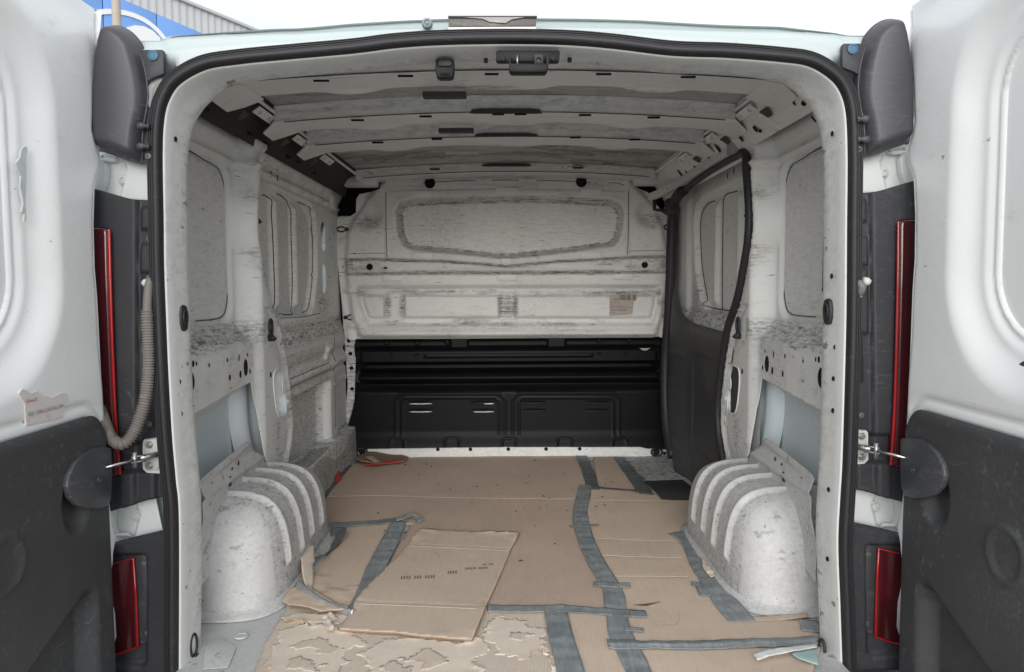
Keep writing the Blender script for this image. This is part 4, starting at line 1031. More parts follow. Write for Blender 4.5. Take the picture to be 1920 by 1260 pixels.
def q3(s, px, py, Y):
    P = PY(px, py, Y)
    if s > 0: P = np.array([-P[0]+MX, P[1], P[2]+MZ])
    return P
def mpoly(s, pts, Y):
    a = np.array([q3(s, x, y, Y) for x, y in pts]); return a[:, [0, 2]]
def plate(name, s, pts, Y, fn, mat, parent, du=.005, thick=.003, wear=None):
    a = mpoly(s, pts, Y); x0, z0 = a.min(0)-.01; x1, z1 = a.max(0)+.01
    def pos(X, Z):
        Xl = X if s < 0 else -(X-MX); Zl = Z if s < 0 else Z-MZ
        px, py = proj(np.stack([Xl, np.full_like(Xl, Y), Zl], -1))
        return X, Y-fn(px, py, psdf(X, Z, a)), Z
    return sheet(name, pos, x0, x1, z0, z1, du, mat, parent, lambda X, Z: -psdf(X, Z, a), wear, thick)
BOLT = lathe_mesh('hinge bolt', [(.0135, 0), (.0130, .0035), (.0092, .0045), (.0088, .010), (.0050, .011), (.0035, .007), (0, .007)], M_bolt, 24)
HEX = lathe_mesh('hex bolt', [(.0085, 0), (.0085, .0015), (.0065, .0015), (.0062, .006), (.005, .0068), (0, .0068)], M_met, 6)
SCR = lathe_mesh('cross screw', [(.0068, 0), (.0062, .002), (.003, .0026), (.002, .0008), (0, .0008)], plain('dull screw', (.14, .14, .14), .45, .2), 16)
for s in (-1, 1):
    L_ = s < 0
    # corner cap
    cap = [(262, 88), (256, 74), (240, 56), (222, 45), (207, 42), (194, 44), (184, 54), (175, 90), (169, 150), (167, 230), (170, 264), (182, 279), (205, 287), (236, 299), (262, 304), (266, 296), (268, 270), (272, 240), (279, 208), (280, 180), (277, 150), (271, 120)]
    K = plate('corner_cap', s, catmull(np.array(cap, float), 6, True), 1.60, lambda x, y, d: .030*np.sqrt(np.clip(1-((x-206)/80.)**2, 0, 1))*sstep(0, 20, d*-867)+.012*sstep(0, 8, -d*867)-.02, M_cap, VAN, .005)
    tag(K, 'dark grey plastic corner cap at the top %s of the rear opening' % ('left' if L_ else 'right'))
    tabp = [(262, 93), (304, 93), (306, 97), (307, 138), (300, 141), (286, 146), (277, 152), (270, 128)]
    T = prism('cap_tab', [q3(s, x, y, 1.588) for x, y in tabp], (0, .012, 0), M_trim, K, .0015)
    inst('blue_screw_plug', lathe_mesh('screw plug', [(.0112, 0), (.0108, .002), (.008, .0028), (.007, .0016), (0, .0018)], M_blue, 20), tuple(q3(s, 287, 104, 1.587)), (0, -1, 0), K)
    strip = [(279, 200), (290, 205), (291, 300), (290, 306), (262, 305), (268, 270), (272, 240)]
    prism('cap_strip', [q3(s, x, y, 1.592) for x, y in strip], (0, .012, 0), M_trim, K, .0015)
    for yy in (236, 274):
        pts = [q3(s, 258+2*k*1.0, yy+.4*k*.2, 1.578) for k in range(12)]
        tube('cap_lug', pts, .008, M_cap, K, 12, rr=[.003+.005*math.sin(math.pi*min(1, (k+1)/9))**.6 if k < 9 else .006 for k in range(12)])
    inst('cap_screw', SCR, tuple(q3(s, 278, 293, 1.588)), (0, -1, 0), K)
    tube('cap_edge', [q3(s, x, y, 1.590) for x, y in ((262, 95), (268, 115), (275, 145), (278, 180), (275, 205), (269, 235), (267, 260), (268, 300))], .0022, M_cap, K, 6)
    # grey plug in a white collar behind the seal (left) 
    if L_:
        cl = prism('collar', [q3(s, x, y, 1.603) for x, y in ((283, 152), (293, 146), (304, 146), (300, 170), (290, 206), (285, 207), (278, 200), (275, 180), (277, 162))], (0, .012, 0), M_ext, VAN, .003)
        prism('grey_plug', [q3(s, x, y, 1.599) for x, y in ((290, 156), (298, 152), (306, 154), (304, 176), (292, 200), (287, 199), (284, 190), (284, 166))], (0, .008, 0), plain('taupe plug', (.33, .30, .27), .6), cl, .003)
    # upper and lower hinge pockets
    for (y0, y1, by, nm) in ((285, 378, 338, 'upper'), (928, 1022, 967, 'lower')):
        up = nm == 'upper'
        pk = [(165, y0), (300, y0), (300+20*(not up), y1), (165, y1)]
        xo = 0 if up else 24
        def pf_(x, y, d, y0=y0, up=up, xo=xo):
            cxl = np.interp(y, [y0, y0+32, y0+90], [228+xo, 243+xo, 230+xo])
            return .0+.020*sstep(0, 6, x-cxl)+.008*np.exp(-((x-cxl)/2.2)**2)
        HP = plate('hinge_pocket', s, pk, 1.672, pf_, M_pock, VAN, .004)
        inst('hinge_bolt', BOLT, tuple(q3(s, 234+xo, by, 1.668)), (0, -1, 0), HP, 1.0)
        hg = prism('hinge_arm', [q3(s, x, y, 1.650) for x, y in (((150, y0+5), (186, y0+10), (200, y0+24), (198, y0+52), (186, y1-8), (150, y1-4)) if up else ((150, y0+5), (205, y0+10), (214, y0+24), (212, y0+62), (218, y1-18), (150, y1-4)))], (0, .02, 0), M_pock, HP, .003)
        tube('hinge_weld', [q3(s, 191+xo*.8, y0+6, 1.655), q3(s, 192+xo*.8, y0+60, 1.655)], .0032, M_pock, HP, 8)
        tube('pocket_bead', [q3(s, 170+xo, y0+(14 if up else 76), 1.655), q3(s, 215+xo, y0+(15 if up else 74), 1.655), q3(s, 222+xo, y0+(12 if up else 78), 1.66)], .0045, M_pock, HP, 8)
    # long lamp housing
    house = [(150, 350), (186, 356), (242, 372), (255, 375), (300, 375), (308, 820), (318, 929), (285, 934), (250, 944), (215, 955), (150, 968)]
    def hf(x, y, d):
        h = .012*sstep(262, 258, x)
        h = h+.008*sstep(2, -2, rrect(x, y, 282, 485, 16, 26, 2))*1+.008*sstep(2, -2, rrect(x, y, 280, 580, 13, 60, 2))
        h = h+.010*sstep(2, -2, rrect(x, y, 290, 410, 22, 20, 2))+.008*sstep(2, -2, rrect(x, y, 292, 690, 12, 40, 2))
        h = h+.012*sstep(3, -3, rrect(x, y, 265, 915, 30, 32, 4))-.008*sstep(3, -3, rrect(x, y, 250, 855, 26, 25, 6))
        return h
    HS = plate('lamp_housing', s, house, 1.632, hf, M_trim, VAN, .004)
    tag(HS, 'dark plastic housing of the %s tail lamp' % ('left' if L_ else 'right'))
    lens = [(150, 424), (200, 425), (211, 428), (213, 440), (215, 520), (219, 640), (224, 760), (229, 850), (232, 890), (200, 900), (150, 905)]
    def lf(x, y, d): return .016*sstep(0, 7, -d*867)
    LN = plate('tail_lamp', s, lens, 1.624, lf, M_red, VAN, .0035, .004)
    tag(LN, 'tall narrow red tail lamp on the %s' % ('left' if L_ else 'right'))
    c0 = catmull(np.array([(205, 430), (207, 520), (211, 640), (216, 760), (222, 850), (226, 890)], float), 20)
    Vv = []; Ff = []
    for k, (x, y) in enumerate(c0):
        for dx, dy in ((-4.2, 1.606), (-3.4, 1.6035), (1.4, 1.6035), (2.2, 1.607)): Vv.append(tuple(q3(s, x+dx, y, dy)))
        if k:
            for j in range(3): b = (k-1)*4+j; Ff.append((b, b+1, b+5, b+4))
    mesh_obj('lens_edge', Vv, Ff, M_red2, LN)
    for yy in (478, 845): inst('housing_screw', SCR, tuple(q3(s, 280, yy-31 if yy < 500 else yy-50, 1.612)), (0, -1, 0), HS)
    # lower bumper corner with its lamp
    bump_ = [(150, 1030), (212, 1018), (262, 1005), (300, 996), (326, 992), (326, 1275), (150, 1275)]
    BC = plate('bumper_corner', s, bump_, 1.618, lambda x, y, d: .012*sstep(0, 6, -d*867)-.012*sstep(3, -3, rrect(x, y, 225, 1140, 54, 104, 10)), M_trim, VAN, .004)
    tag(BC, 'dark %s bumper corner holding the small red lamp' % ('left' if L_ else 'right'))
    cr = prism('lamp_carrier', [q3(s, x, y, 1.612) for x, y in ((250, 1042), (272, 1039), (277, 1046), (283, 1190), (280, 1202), (262, 1213), (254, 1210), (247, 1060))], (0, .012, 0), M_trim, BC, .002)
    for x, y in ((270, 1057), (276, 1187)): inst('carrier_screw', SCR, tuple(q3(s, x, y, 1.611)), (0, -1, 0), cr, .9)
    ll = prism('red_lamp', [q3(s, x, y, 1.606) for x, y in ((160, 1066), (213, 1056), (250, 1046), (252, 1050), (256, 1120), (260, 1212), (232, 1224), (202, 1231), (160, 1233))], (0, .016, 0), M_red, BC, .003)
    tube('lamp_edge', [q3(s, x, y, 1.606) for x, y in ((212, 1057), (250, 1047), (255, 1120), (259, 1212), (230, 1224), (202, 1231))], .0028, M_red2, ll, 8)
    prism('clear_lamp', [q3(s, x, y, 1.601) for x, y in ((190, 1122), (206, 1120), (213, 1150), (216, 1195), (212, 1212), (200, 1217), (190, 1217))], (0, .010, 0), M_clr, ll, .003)
    # door check: bracket, bolts, fork and rod
    bk0 = prism('check_mount', [q3(s, x, y, 1.615) for x, y in ((267, 828), (270, 824), (302, 820), (309, 822), (311, 889), (275, 887), (267, 880))], (0, .01, 0), M_pock, VAN, .002)
    bk = prism('check_bracket', [q3(s, x, y, 1.609) for x, y in ((269, 829), (274, 824), (290, 823), (296, 828), (298, 876), (294, 882), (276, 883), (271, 878))], (0, .006, 0), M_rust, bk0, .0015)
    for x, y in ((280, 834), (281, 873)): inst('check_bolt', HEX, tuple(q3(s, x, y, 1.608)), (0, -1, 0), bk0, 1.0)
    fk = tube('check_fork', [q3(s, 294, 852, 1.602), q3(s, 278, 856, 1.588), q3(s, 262, 859, 1.574)], .0065, M_met, bk0, 8)
    for dy in (-5, 5): tube('fork_plate', [q3(s, 274, 858+dy, 1.58), q3(s, 246, 863+dy, 1.56)], .0022, M_met, fk, 6)
    tube('fork_pin', [q3(s, 252, 848, 1.565), q3(s, 253, 877, 1.565)], .0048, M_met, fk, 10)
    tube('check_rod', [q3(s, 262, 860, 1.572), q3(s, 230, 868, 1.545), q3(s, 196, 877, 1.515)], .0034, M_rod, fk, 10)
# wiring hose into the left door
hp = [(284, 520, 1.60), (280, 532, 1.592), (277, 560, 1.585), (276, 600, 1.58), (278, 650, 1.58), (278, 700, 1.58), (272, 750, 1.575), (260, 790, 1.57), (246, 818, 1.56), (230, 832, 1.55), (214, 827, 1.555), (203, 812, 1.56), (195, 790, 1.58), (186, 765, 1.605), (172, 735, 1.63)]
hc = catmull(np.array([PY(x, y, Y) for x, y, Y in hp]), .0011)
acc = np.concatenate([[0], np.cumsum(np.linalg.norm(np.diff(hc, axis=0), axis=1))])
rr = []
for a_, P in zip(acc, hc):
    smooth_ = a_ < .075
    rr.append(.0092 if smooth_ else .0118+.0014*(1 if math.cos(2*math.pi*a_/.0058) > 0 else -1)*(1-.0))
HZ = tube('door_wiring_hose', hc, .012, M_hose, VAN, 14, rr=rr)
tag(HZ, 'ribbed grey wiring hose looping into the left rear door')
tube('hose_grommet', [PY(266, 531, 1.600), PY(272, 531, 1.596), PY(283, 528, 1.594)], .008, M_white, HZ, 12, rr=[.003, .009, .009])
# short stub of the same kind on the right
st = tube('wiring_stub', [PY(1606, 530, 1.598), PY(1612, 532, 1.59), PY(1617, 538, 1.588), PY(1614, 546, 1.592), PY(1606, 552, 1.60)], .009, M_hose, VAN, 12)
tube('stub_grommet', [PY(1619, 527, 1.595), PY(1627, 528, 1.598), PY(1633, 527, 1.600)], .008, M_white, st, 12, rr=[.009, .009, .003])
tube('stub_loop', [PY(1610, 549, 1.592), PY(1615, 556, 1.59), PY(1611, 561, 1.594), PY(1606, 562, 1.6)], .0025, M_white, st, 8)

# ---- the two open rear doors
# hinge side outline (Y at each height) taken from the photo
def door(s):
    L_ = s < 0
    sil = [(197, -40), (195, 0), (190, 60), (184, 120), (180, 180), (178, 245), (186, 275), (193, 300), (187, 325), (180, 348), (178, 420), (180, 500), (185, 560), (191, 680), (197, 780), (203, 870), (207, 940), (212, 985), (219, 1005), (214, 1030), (210, 1090), (203, 1170), (201, 1290)]
    XI = -.860
    e = []
    for x, y in sil:
        P = PX(x, y, XI-.006); e.append((P[1], P[2]+(MZ if s > 0 else 0)))
    e = np.array(e)
    def eY(Z): return np.interp(Z, e[::-1, 1], e[::-1, 0])
    wy0, wy1, wz0, wz1 = .88, 1.352, .745, 1.300
    def dX(Y, Z):
        d = .860+0*Y
        ed = eY(Z)-Y
        q = rrect(Y, Z, (wy0+wy1)/2, (wz0+wz1)/2, (wy1-wy0)/2, (wz1-wz0)/2, .125)
        d = d+.030*sstep(.105, .035, q)+.010*sstep(.032, .012, q)+.014*sstep(.004, -.004, q)-.004*np.exp(-((q-.006)/.003)**2)
        d = d+.010*sstep(.016, .0, ed)
        d = d+.006*np.exp(-((ed-.030)/.006)**2)*0
        d = d-.0*Y+.012*sstep(1.33, 1.42, Z)
        g = rrect(Y, Z, 1.16, .20, .40, .395, .07)
        d = d+.006*np.exp(-((g-.012)/.006)**2)
        d = d+.004*sstep(.62, .75, Z)
        d = d+.05*sstep(-.012, -.03, g)
        return d+.0018*(fbm(Y, Z, 5, 91)-.5)
    ok = lambda Y, Z: eY(Z)-Y
    D = sheet('rear_door', lambda Y, Z: (s*dX(Y, Z), Y, Z), .86, 1.66, -.10, 1.44, .006, M_door, VAN, ok)
    tag(D, 'open %s rear door seen from inside, white with a black lower trim' % ('left' if L_ else 'right'))
    sheet('door_outer_skin', lambda Y, Z: (s*.925, Y, Z), .84, 1.60, -.12, 1.46, .03, M_ext, D)
    sheet('door_edge', lambda t, Z: (s*(.869+.056*t), eY(Z)-.02*t*t, Z), 0, 1, -.10, 1.44, .25, M_door, D, dv=.01)
    if True:   # blank window panel
        P_ = sheet('window_blank', lambda Y, Z: (s*(.908+.002*np.sin(Y*7)), Y, Z), wy0-.02, wy1+.02, wz0-.02, wz1+.02, .02, M_door, D)
    rp_ = []
    for t in np.linspace(0, 2*math.pi, 90)[:-1]:
        c_, s_ = math.cos(t), math.sin(t); r0 = .120; hw, hh = (wy1-wy0)/2-.004, (wz1-wz0)/2-.004
        yy = (wy0+wy1)/2+math.copysign(max(0, hw-r0), c_)+r0*c_; zz = (wz0+wz1)/2+math.copysign(max(0, hh-r0), s_)+r0*s_
        rp_.append((s*(float(dX(np.array(yy), np.array(zz)))-.0015), yy, zz))
    tube('window_gap', rp_, .0020, M_gap, D, 5, True)
    # black trim
    tz = .585
    tp = lambda Y, Z: -rrect(Y, Z, 1.16, .20, .392, .385, .06)
    def tX(Y, Z):
        q = -tp(Y, Z)
        d = .852-.010*sstep(0, -.014, q)
        # thumb dish behind the check cover, and the deep pocket lower down
        dish = np.hypot((Y-1.425)/.045, (Z-.425)/.060); d = d+.022*sstep(1.15, .55, dish)
        pk = np.array([(.95, .06), (1.28, .185), (1.445, .250), (1.478, .235), (1.485, .20), (1.47, -.12), (.95, -.12)])
        d = d+.035*sstep(0, .030, -psdf(Y, Z, pk))
        c = np.hypot(Y-1.215, Z-.385); d = d-.006*np.exp(-((c-.045)/.007)**2)
        return d
    TR = sheet('door_trim', lambda Y, Z: (s*tX(Y, Z), Y, Z), .86, 1.56, -.10, .60, .0055, M_trim2, D, tp, thick=.004)
    # round check cover
    cov = [(203, 840), (190, 838), (170, 841), (150, 852), (133, 870), (122, 893), (119, 912), (124, 932), (137, 947), (158, 955), (182, 955), (197, 948), (203, 935), (205, 890)]
    Q = []
    for x, y in cov:
        P = PX(x, y, -.838); Q.append((s*.830, P[1], P[2]+(MZ if s > 0 else 0)))
    cvp = prism('check_cover', Q, (s*.012, 0, 0), M_cap2, D, .004, 3)
    P = PX(178, 900, -.838)
    inst('cover_screw', lathe_mesh('cover screw', [(.0075, 0), (.0065, .001), (.005, -.0005), (.0035, -.0005), (.002, .0015), (0, .0015)], M_cap2, 16), (s*.8295, P[1], P[2]+(MZ if s > 0 else 0)), (-s, 0, 0), cvp)
    return D
M_cap2 = plastic('check cover plastic', (.055, .058, .066), (.25, .26, .27), .30, .34, 800, .5)
DL = door(-1); DR = door(1)
# torn adhesive strip on the left door window edge and the old label
def onx(x, y, X): return PX(x, y, X)
M_adh = plain('torn pale adhesive', (.66, .70, .70), .6)
pts = [(47, 274), (52, 277), (49, 300), (50, 330), (48, 380), (50, 412), (45, 416), (47, 400), (41, 398), (44, 380), (38, 350), (40, 330), (34, 318), (30, 306), (38, 296), (41, 280)]
prism('torn_tape', [onx(x, y, -.882) for x, y in pts], (-.004, 0, 0), M_adh, DL, 0)
M_res = paint('label residue', (.72, .68, .66), .35, .9, False, (20, 20, 20), .6, (.5, .40, .38))
pts = [(36, 738), (42, 729), (52, 733), (58, 738), (70, 733), (82, 742), (98, 746), (112, 738), (124, 736), (128, 752), (122, 752), (119, 782), (86, 790), (50, 798), (47, 768), (47, 757)]
rs = prism('label_remnant', [onx(x, y, -.8585) for x, y in pts], (-.004, 0, 0), M_res, DL, 0)
P = onx(53, 781, -.8575)
text_mesh('faded_print', 'REF.12006 CASTELLON', .0105, plain('faded ink', (.42, .40, .38), .7), tuple(P), (math.pi/2, 0, math.pi/2), rs, .0002)
P = onx(48, 756, -.8575)
text_mesh('red_print', 'FRAGIL', .010, plain('faded red ink', (.60, .25, .22), .7), tuple(P), (math.pi/2+.5, 0, math.pi/2), rs, .0002)
# tip of the right door's inner handle
a = PX(1914, 681, .855)
prism('door_pull_tip', [PX(x, y, .852) for x, y in ((1909, 683), (1916, 678), (1930, 674), (1930, 688), (1916, 687))], (.01, 0, 0), M_cap2, DR, .001)
# ================================================================= cardboard, tape and scraps lying in the bay
def cardmat(name, base, dark, rot=0.0, flute=True, dirt=.5, fl=.12, bd=.002):
    s = NT(name)
    v = s.map((1, 1, 1), (0, 0, rot))
    w = s.n.new('ShaderNodeTexWave'); w.wave_type = 'BANDS'; w.bands_direction = 'X'; w.inputs['Scale'].default_value = 42; w.inputs['Distortion'].default_value = .6
    s.l(v, w.inputs['Vector'])
    big = s.ramp(s.noise(2.4, 7, .65), .35, .72); fine = s.ramp(s.noise(1, 5, .7, s.map((60, 6, 1), (0, 0, rot))), .45, .8); fine2 = s.ramp(s.noise(90, 4, .7), .4, .8)
    t = s.math('ADD', s.math('MULTIPLY', big, dirt), s.math('ADD', s.math('MULTIPLY', fine, dirt*.5), s.math('MULTIPLY', fine2, .18)))
    c = s.mix(s.clamp(t), base, dark)
    blot = s.ramp(s.noise(5.5, 8, .75, s.map((1, 1, 1), loc=(5, 3, 1))), .62, .72)
    c = s.mix(s.math('MULTIPLY', blot, .35), c, (.55, .52, .47))
    sp = s.ramp(s.noise(60, 3, .6), .745, .77); c = s.mix(s.math('MULTIPLY', sp, .6), c, (.08, .06, .05))
    cr = s.lines(3.2, .0016, s.map((1, .6, 1), (0, 0, .3)), .52, 1); c = s.mix(s.math('MULTIPLY', cr, .5), c, (.22, .16, .12))
    sc_ = s.ramp(s.noise(1, 5, .7, s.map((9, 70, 1), (0, 0, .15))), .58, .70); c = s.mix(s.math('MULTIPLY', s.math('MULTIPLY', sc_, big), .5), c, tuple(min(.85, x*1.35) for x in base))
    l = s.lines(5, .0022, None, .55); c = s.mix(s.math('MULTIPLY', l, .35), c, (.68, .62, .54))
    if flute: c = s.mix(s.math('MULTIPLY', s.ramp(w.outputs['Fac'], .2, .9), fl), c, dark)
    s.col(c); s.b.inputs['Roughness'].default_value = .85; s.b.inputs['Specular IOR Level'].default_value = .2
    h = s.math('ADD', s.math('MULTIPLY', w.outputs['Fac'], .35), s.noise(14, 5, .6)); s.bump(h, .35, bd)
    return s.m
K_main = cardmat('cardboard brown', (.60, .465, .375), (.44, .335, .27), 0, True, .6, .10)
K_right = cardmat('cardboard light', (.70, .57, .45), (.52, .41, .325), .06, True, .6, .16)
K_loose = cardmat('cardboard tan', (.67, .55, .44), (.49, .39, .31), .17, True, .5, .24, .003)
K_old = cardmat('cardboard peeled', (.74, .645, .54), (.60, .51, .42), .08, True, .6, .55, .007)
K_ply = cardmat('cardboard torn ply', (.80, .70, .59), (.66, .565, .47), .2, False, .5)
M_edge = cardmat('cardboard cut edge', (.36, .25, .17), (.20, .14, .09), 0, True, .5, .4)
def tapemat(name, base, lite):
    s = NT(name); a = s.ramp(s.noise(7, 7, .7), .4, .75); b = s.ramp(s.noise(1, 6, .75, s.map((80, 12, 1), (0, 0, .3))), .5, .78)
    c = s.mix(s.clamp(s.math('ADD', s.math('MULTIPLY', a, .5), s.math('MULTIPLY', b, .5))), base, lite); s.col(c)
    s.b.inputs['Roughness'].default_value = .42; s.b.inputs['Specular IOR Level'].default_value = .55
    s.bump(s.math('ADD', s.noise(26, 6, .7), s.math('MULTIPLY', s.noise(1, 3, .6, s.map((140, 14, 1))), .6)), .6, .003)
    return s.m
K_tape = tapemat('grey duct tape', (.19, .215, .225), (.52, .55, .56)); K_tape_d = tapemat('dark duct tape', (.10, .11, .115), (.22, .235, .24))
K_silver = plain('shiny tape back', (.62, .64, .66), .22, .75)

def rag(poly, amt, step=.012, seed=1, sel=None):
    """ragged outline: resample the polygon and push points about"""
    P = np.asarray(poly, float); o = []; n = len(P)
    for i in range(n):
        a, b = P[i], P[(i+1) % n]; Ld = np.linalg.norm(b-a); k = max(1, int(Ld/step)); t = np.array([-(b-a)[1], (b-a)[0]])/max(Ld, 1e-9)
        am = amt if (sel is None or i in sel) else amt*.12
        for j in range(k):
            p_ = a+(b-a)*j/k
            if j: p_ = p_+t*am*2*(fbm(np.array(p_[0]), np.array(p_[1]), 26, seed, 3)-.5)+t*(am*1.1*(fbm(np.array(p_[0]), np.array(p_[1]), 95, seed+5, 3)-.5) if am > .012 else 0)
            o.append(p_)
    return np.array(o)
def board(name, px, z, mat, label, ragamt=.003, sel=None, thick=.0035, fn=None, seed=1, du=.011, base=None, world=None, group=None, cat='cardboard', parent=None, edge=True):
    P = polyZ(px, z) if world is None else np.array(world); R = rag(P, ragamt, .012 if ragamt < .015 else .0045, seed, sel)
    x0, y0 = R.min(0)-.01; x1, y1 = R.max(0)+.01
    K = lambda X, Y: -psdf(X, Y, R)
    def top(X, Y):
        h = z+thick+.0022*(fbm(X, Y, 6, seed+3)-.35)
        if base is not None: h = base(X, Y)+z
        if fn is not None: h = h+fn(X, Y, K(X, Y))
        return X, Y, h
    o = sheet(name, top, x0, x1, y0, y1, du, mat, parent, K)
    md = o.modifiers.new('board', 'SOLIDIFY'); md.thickness = thick; md.offset = -1
    if mat is not None and edge:
        o.data.materials.append(M_edge); md.material_offset_rim = 1
    md.use_rim = True
    if label: tag(o, label, cat, group)
    return o
def crease(pts_px, z, dep=.0018, w=.004):
    L2 = polyZ(pts_px, z)
    return lambda X, Y: -dep*np.exp(-(ldist(X, Y, L2)/w)**2)
def addf(*f): return lambda X, Y, k: sum(g(X, Y) if g.__code__.co_argcount == 2 else g(X, Y, k) for g in f)
main_px = [(655, 872), (700, 862), (790, 858), (1095, 856), (1118, 905), (1100, 920), (1085, 985), (1108, 1055), (1150, 1110), (1160, 1150), (700, 1150), (720, 1070), (770, 985), (700, 985), (612, 985), (600, 935), (630, 900)]
board('cardboard_sheet', main_px, .000, K_main, 'large flat brown cardboard sheet covering the middle of the van floor', .002, seed=2,
      fn=addf(crease([(600, 932), (800, 930), (1085, 936)], .004, .002, .004)), du=.014)
board('cardboard_sheet', [(1112, 858), (1160, 857), (1180, 885), (1196, 921), (1122, 919)], .000, K_main, 'narrow strip of cardboard at the far right beside the bulkhead, framed by dark tape', .001, seed=3)
board('cardboard_sheet', [(1105, 917), (1225, 920), (1242, 938), (1310, 940), (1300, 1000), (1330, 1060), (1395, 1163), (1535, 1165), (1540, 1212), (1160, 1212), (1140, 1100), (1108, 1040), (1085, 985)], .0008, K_right,
      'orange tan cardboard sheet on the right, running up to the right wheel arch', .0015, seed=4, fn=addf(crease([(1112, 1009), (1290, 1015)], .004), crease([(1120, 1041), (1275, 1046)], .004), crease([(1130, 1080), (1290, 1080)], .004), crease([(1105, 938), (1300, 940)], .004)), du=.012)
board('cardboard_sheet', [(1060, 1148), (1175, 1150), (1215, 1275), (1080, 1275), (1068, 1220)], .0004, K_right, 'cardboard piece at the bottom edge between two strips of tape', .0015, seed=5)
board('cardboard_sheet', [(1165, 1212), (1540, 1212), (1520, 1275), (1215, 1275)], .0002, K_right, 'cardboard sheet at the bottom right below the long cross tape', .0015, seed=6)
M_fold = cardmat('pale fold line', (.74, .64, .53), (.60, .50, .40), 0, False, .5)
def fold(px, z, parent, w=.0028):
    C2 = catmull(polyZ(px, z), .02); V = []; Fq = []
    for i, q in enumerate(C2):
        ww = w*(.35+1.1*float(vnoise(np.array(i*.45), np.array(2.), 1, 3)))
        V += [(q[0], q[1]-ww, z+.0002), (q[0], q[1], z+.0014), (q[0], q[1]+ww, z+.0002)]
        if i: b = 3*(i-1); Fq += [(b, b+1, b+4, b+3), (b+1, b+2, b+5, b+4)]
    mesh_obj('fold_line', V, Fq, M_fold, parent, True)
SH = [o for o in SC.objects if o.name.startswith('cardboard_sheet')]
for px in ([(606, 932), (700, 929), (800, 932), (900, 934), (1086, 936)], ): fold(px, .0047, SH[0])
for px in ([(1118, 1009), (1200, 1013), (1290, 1015)], [(1128, 1041), (1200, 1044), (1278, 1046)], [(1136, 1080), (1290, 1081)], [(1110, 938), (1220, 939), (1300, 940)]): fold(px, .0055, SH[2])
# peeled front left sheet: layered torn plies
def old_top(X, Y): return -.0015+.003+.0022*(fbm(X, Y, 6, 10)-.35)+.0022*(fbm(X, Y, 14, 9)-.5)
fl_px = [(540, 1130), (600, 1140), (700, 1145), (915, 1140), (1045, 1145), (1058, 1200), (1072, 1275), (470, 1275), (495, 1215), (525, 1165)]
board('cardboard_sheet', fl_px, -.0015, K_old, 'pale worn cardboard in the near left foreground with its top ply peeling off in patches', .010, seed=7, sel=(0, 1, 8, 9),
      fn=addf(lambda X, Y: .0022*(fbm(X, Y, 14, 9)-.5)), du=.010, thick=.003)
def curl_edge(amt, w, seed): return lambda X, Y, k: amt*np.exp(-np.maximum(k, 0)/w)*sstep(.45, .75, fbm(X, Y, 14, seed))
plies = [([(498, 1275), (500, 1240), (520, 1200), (545, 1178), (600, 1172), (650, 1185), (672, 1192), (690, 1200), (676, 1215), (650, 1222), (662, 1240), (640, 1252), (648, 1275)], 'large torn ply of pale cardboard at the bottom left corner of the peeled sheet'),
         ([(690, 1275), (684, 1240), (700, 1215), (730, 1200), (800, 1202), (870, 1208), (905, 1200), (912, 1225), (895, 1240), (905, 1275)], 'wide torn ply at the bottom middle below the loose cardboard sheet'),
         ([(915, 1185), (925, 1158), (940, 1152), (972, 1158), (985, 1172), (1012, 1178), (1032, 1198), (1042, 1235), (1050, 1275), (1030, 1275), (1022, 1238), (1004, 1225), (985, 1238), (950, 1222), (938, 1230), (926, 1212)], 'ragged torn ply beside the front vertical tape'),
         ([(548, 1168), (560, 1152), (600, 1146), (650, 1154), (672, 1170), (655, 1180), (610, 1172), (575, 1176)], 'small pale torn ply between wheel arch and loose sheet')]
for k, (pp, lb_) in enumerate(plies):
    board('torn_ply', pp, .0007, K_ply, lb_, .030, seed=20+k, fn=curl_edge(.0050, .006, 30+k), du=.005, thick=.0004, base=old_top, cat='torn paper', edge=False, group='torn plies of the peeled cardboard')
for k, (cx, cy, r, sd) in enumerate(((605, 1212, 30, 1), (575, 1248, 26, 2), (800, 1238, 30, 3), (975, 1192, 17, 6), (740, 1256, 24, 7))):
    r2 = random.Random(sd); pp = [(cx+r*1.7*math.cos(t)*r2.uniform(.45, 1.2), cy+r*.55*math.sin(t)*r2.uniform(.4, 1.3)) for t in np.linspace(0, 2*math.pi, 12)[:-1]]
    where = ('left part', 'bottom left corner', 'bottom middle', 'upper right corner', 'bottom edge')[k]
    board('paper_flake', pp, .0013, K_old, 'patch of bared fluting in the peeled cardboard at its '+where, .022, seed=40+k, fn=curl_edge(.0035, .005, 50+k), du=.005, thick=.0004, base=old_top, cat='torn paper', edge=False, group='torn plies of the peeled cardboard')
# torn left piece beside the arch
board('cardboard_sheet', [(614, 986), (762, 985), (720, 1060), (672, 1138), (640, 1136), (600, 1128), (560, 1122), (585, 1085), (600, 1050), (640, 1018), (622, 1002)], .000, K_right,
      'cracked tan cardboard piece between the left wheel arch and the slanting tape', .008, seed=9, sel=(4, 5, 6, 7, 8, 9), fn=addf(lambda X, Y: .006*sstep(.5, .7, fbm(X, Y, 10, 12))*sstep(2.3, 2.0, Y)), du=.008)
board('torn_flap', [(528, 1130), (545, 1105), (575, 1098), (600, 1118), (655, 1140), (640, 1148), (600, 1150), (570, 1143), (540, 1138)], .012, K_right, 'dirty torn cardboard flap lifted against the foot of the left wheel arch', .010, seed=14,
      fn=addf(lambda X, Y: .016*(fbm(X, Y, 14, 15)-.3)), du=.006, thick=.003)
board('torn_flap', [(566, 1052), (590, 1050), (588, 1085), (585, 1108), (572, 1100), (560, 1075)], .012, K_ply, 'small upright curl of torn cardboard by the left wheel arch', .005, seed=16,
      fn=addf(lambda X, Y: .045*sstep(-.56, -.60, X)), du=.005, thick=.002)
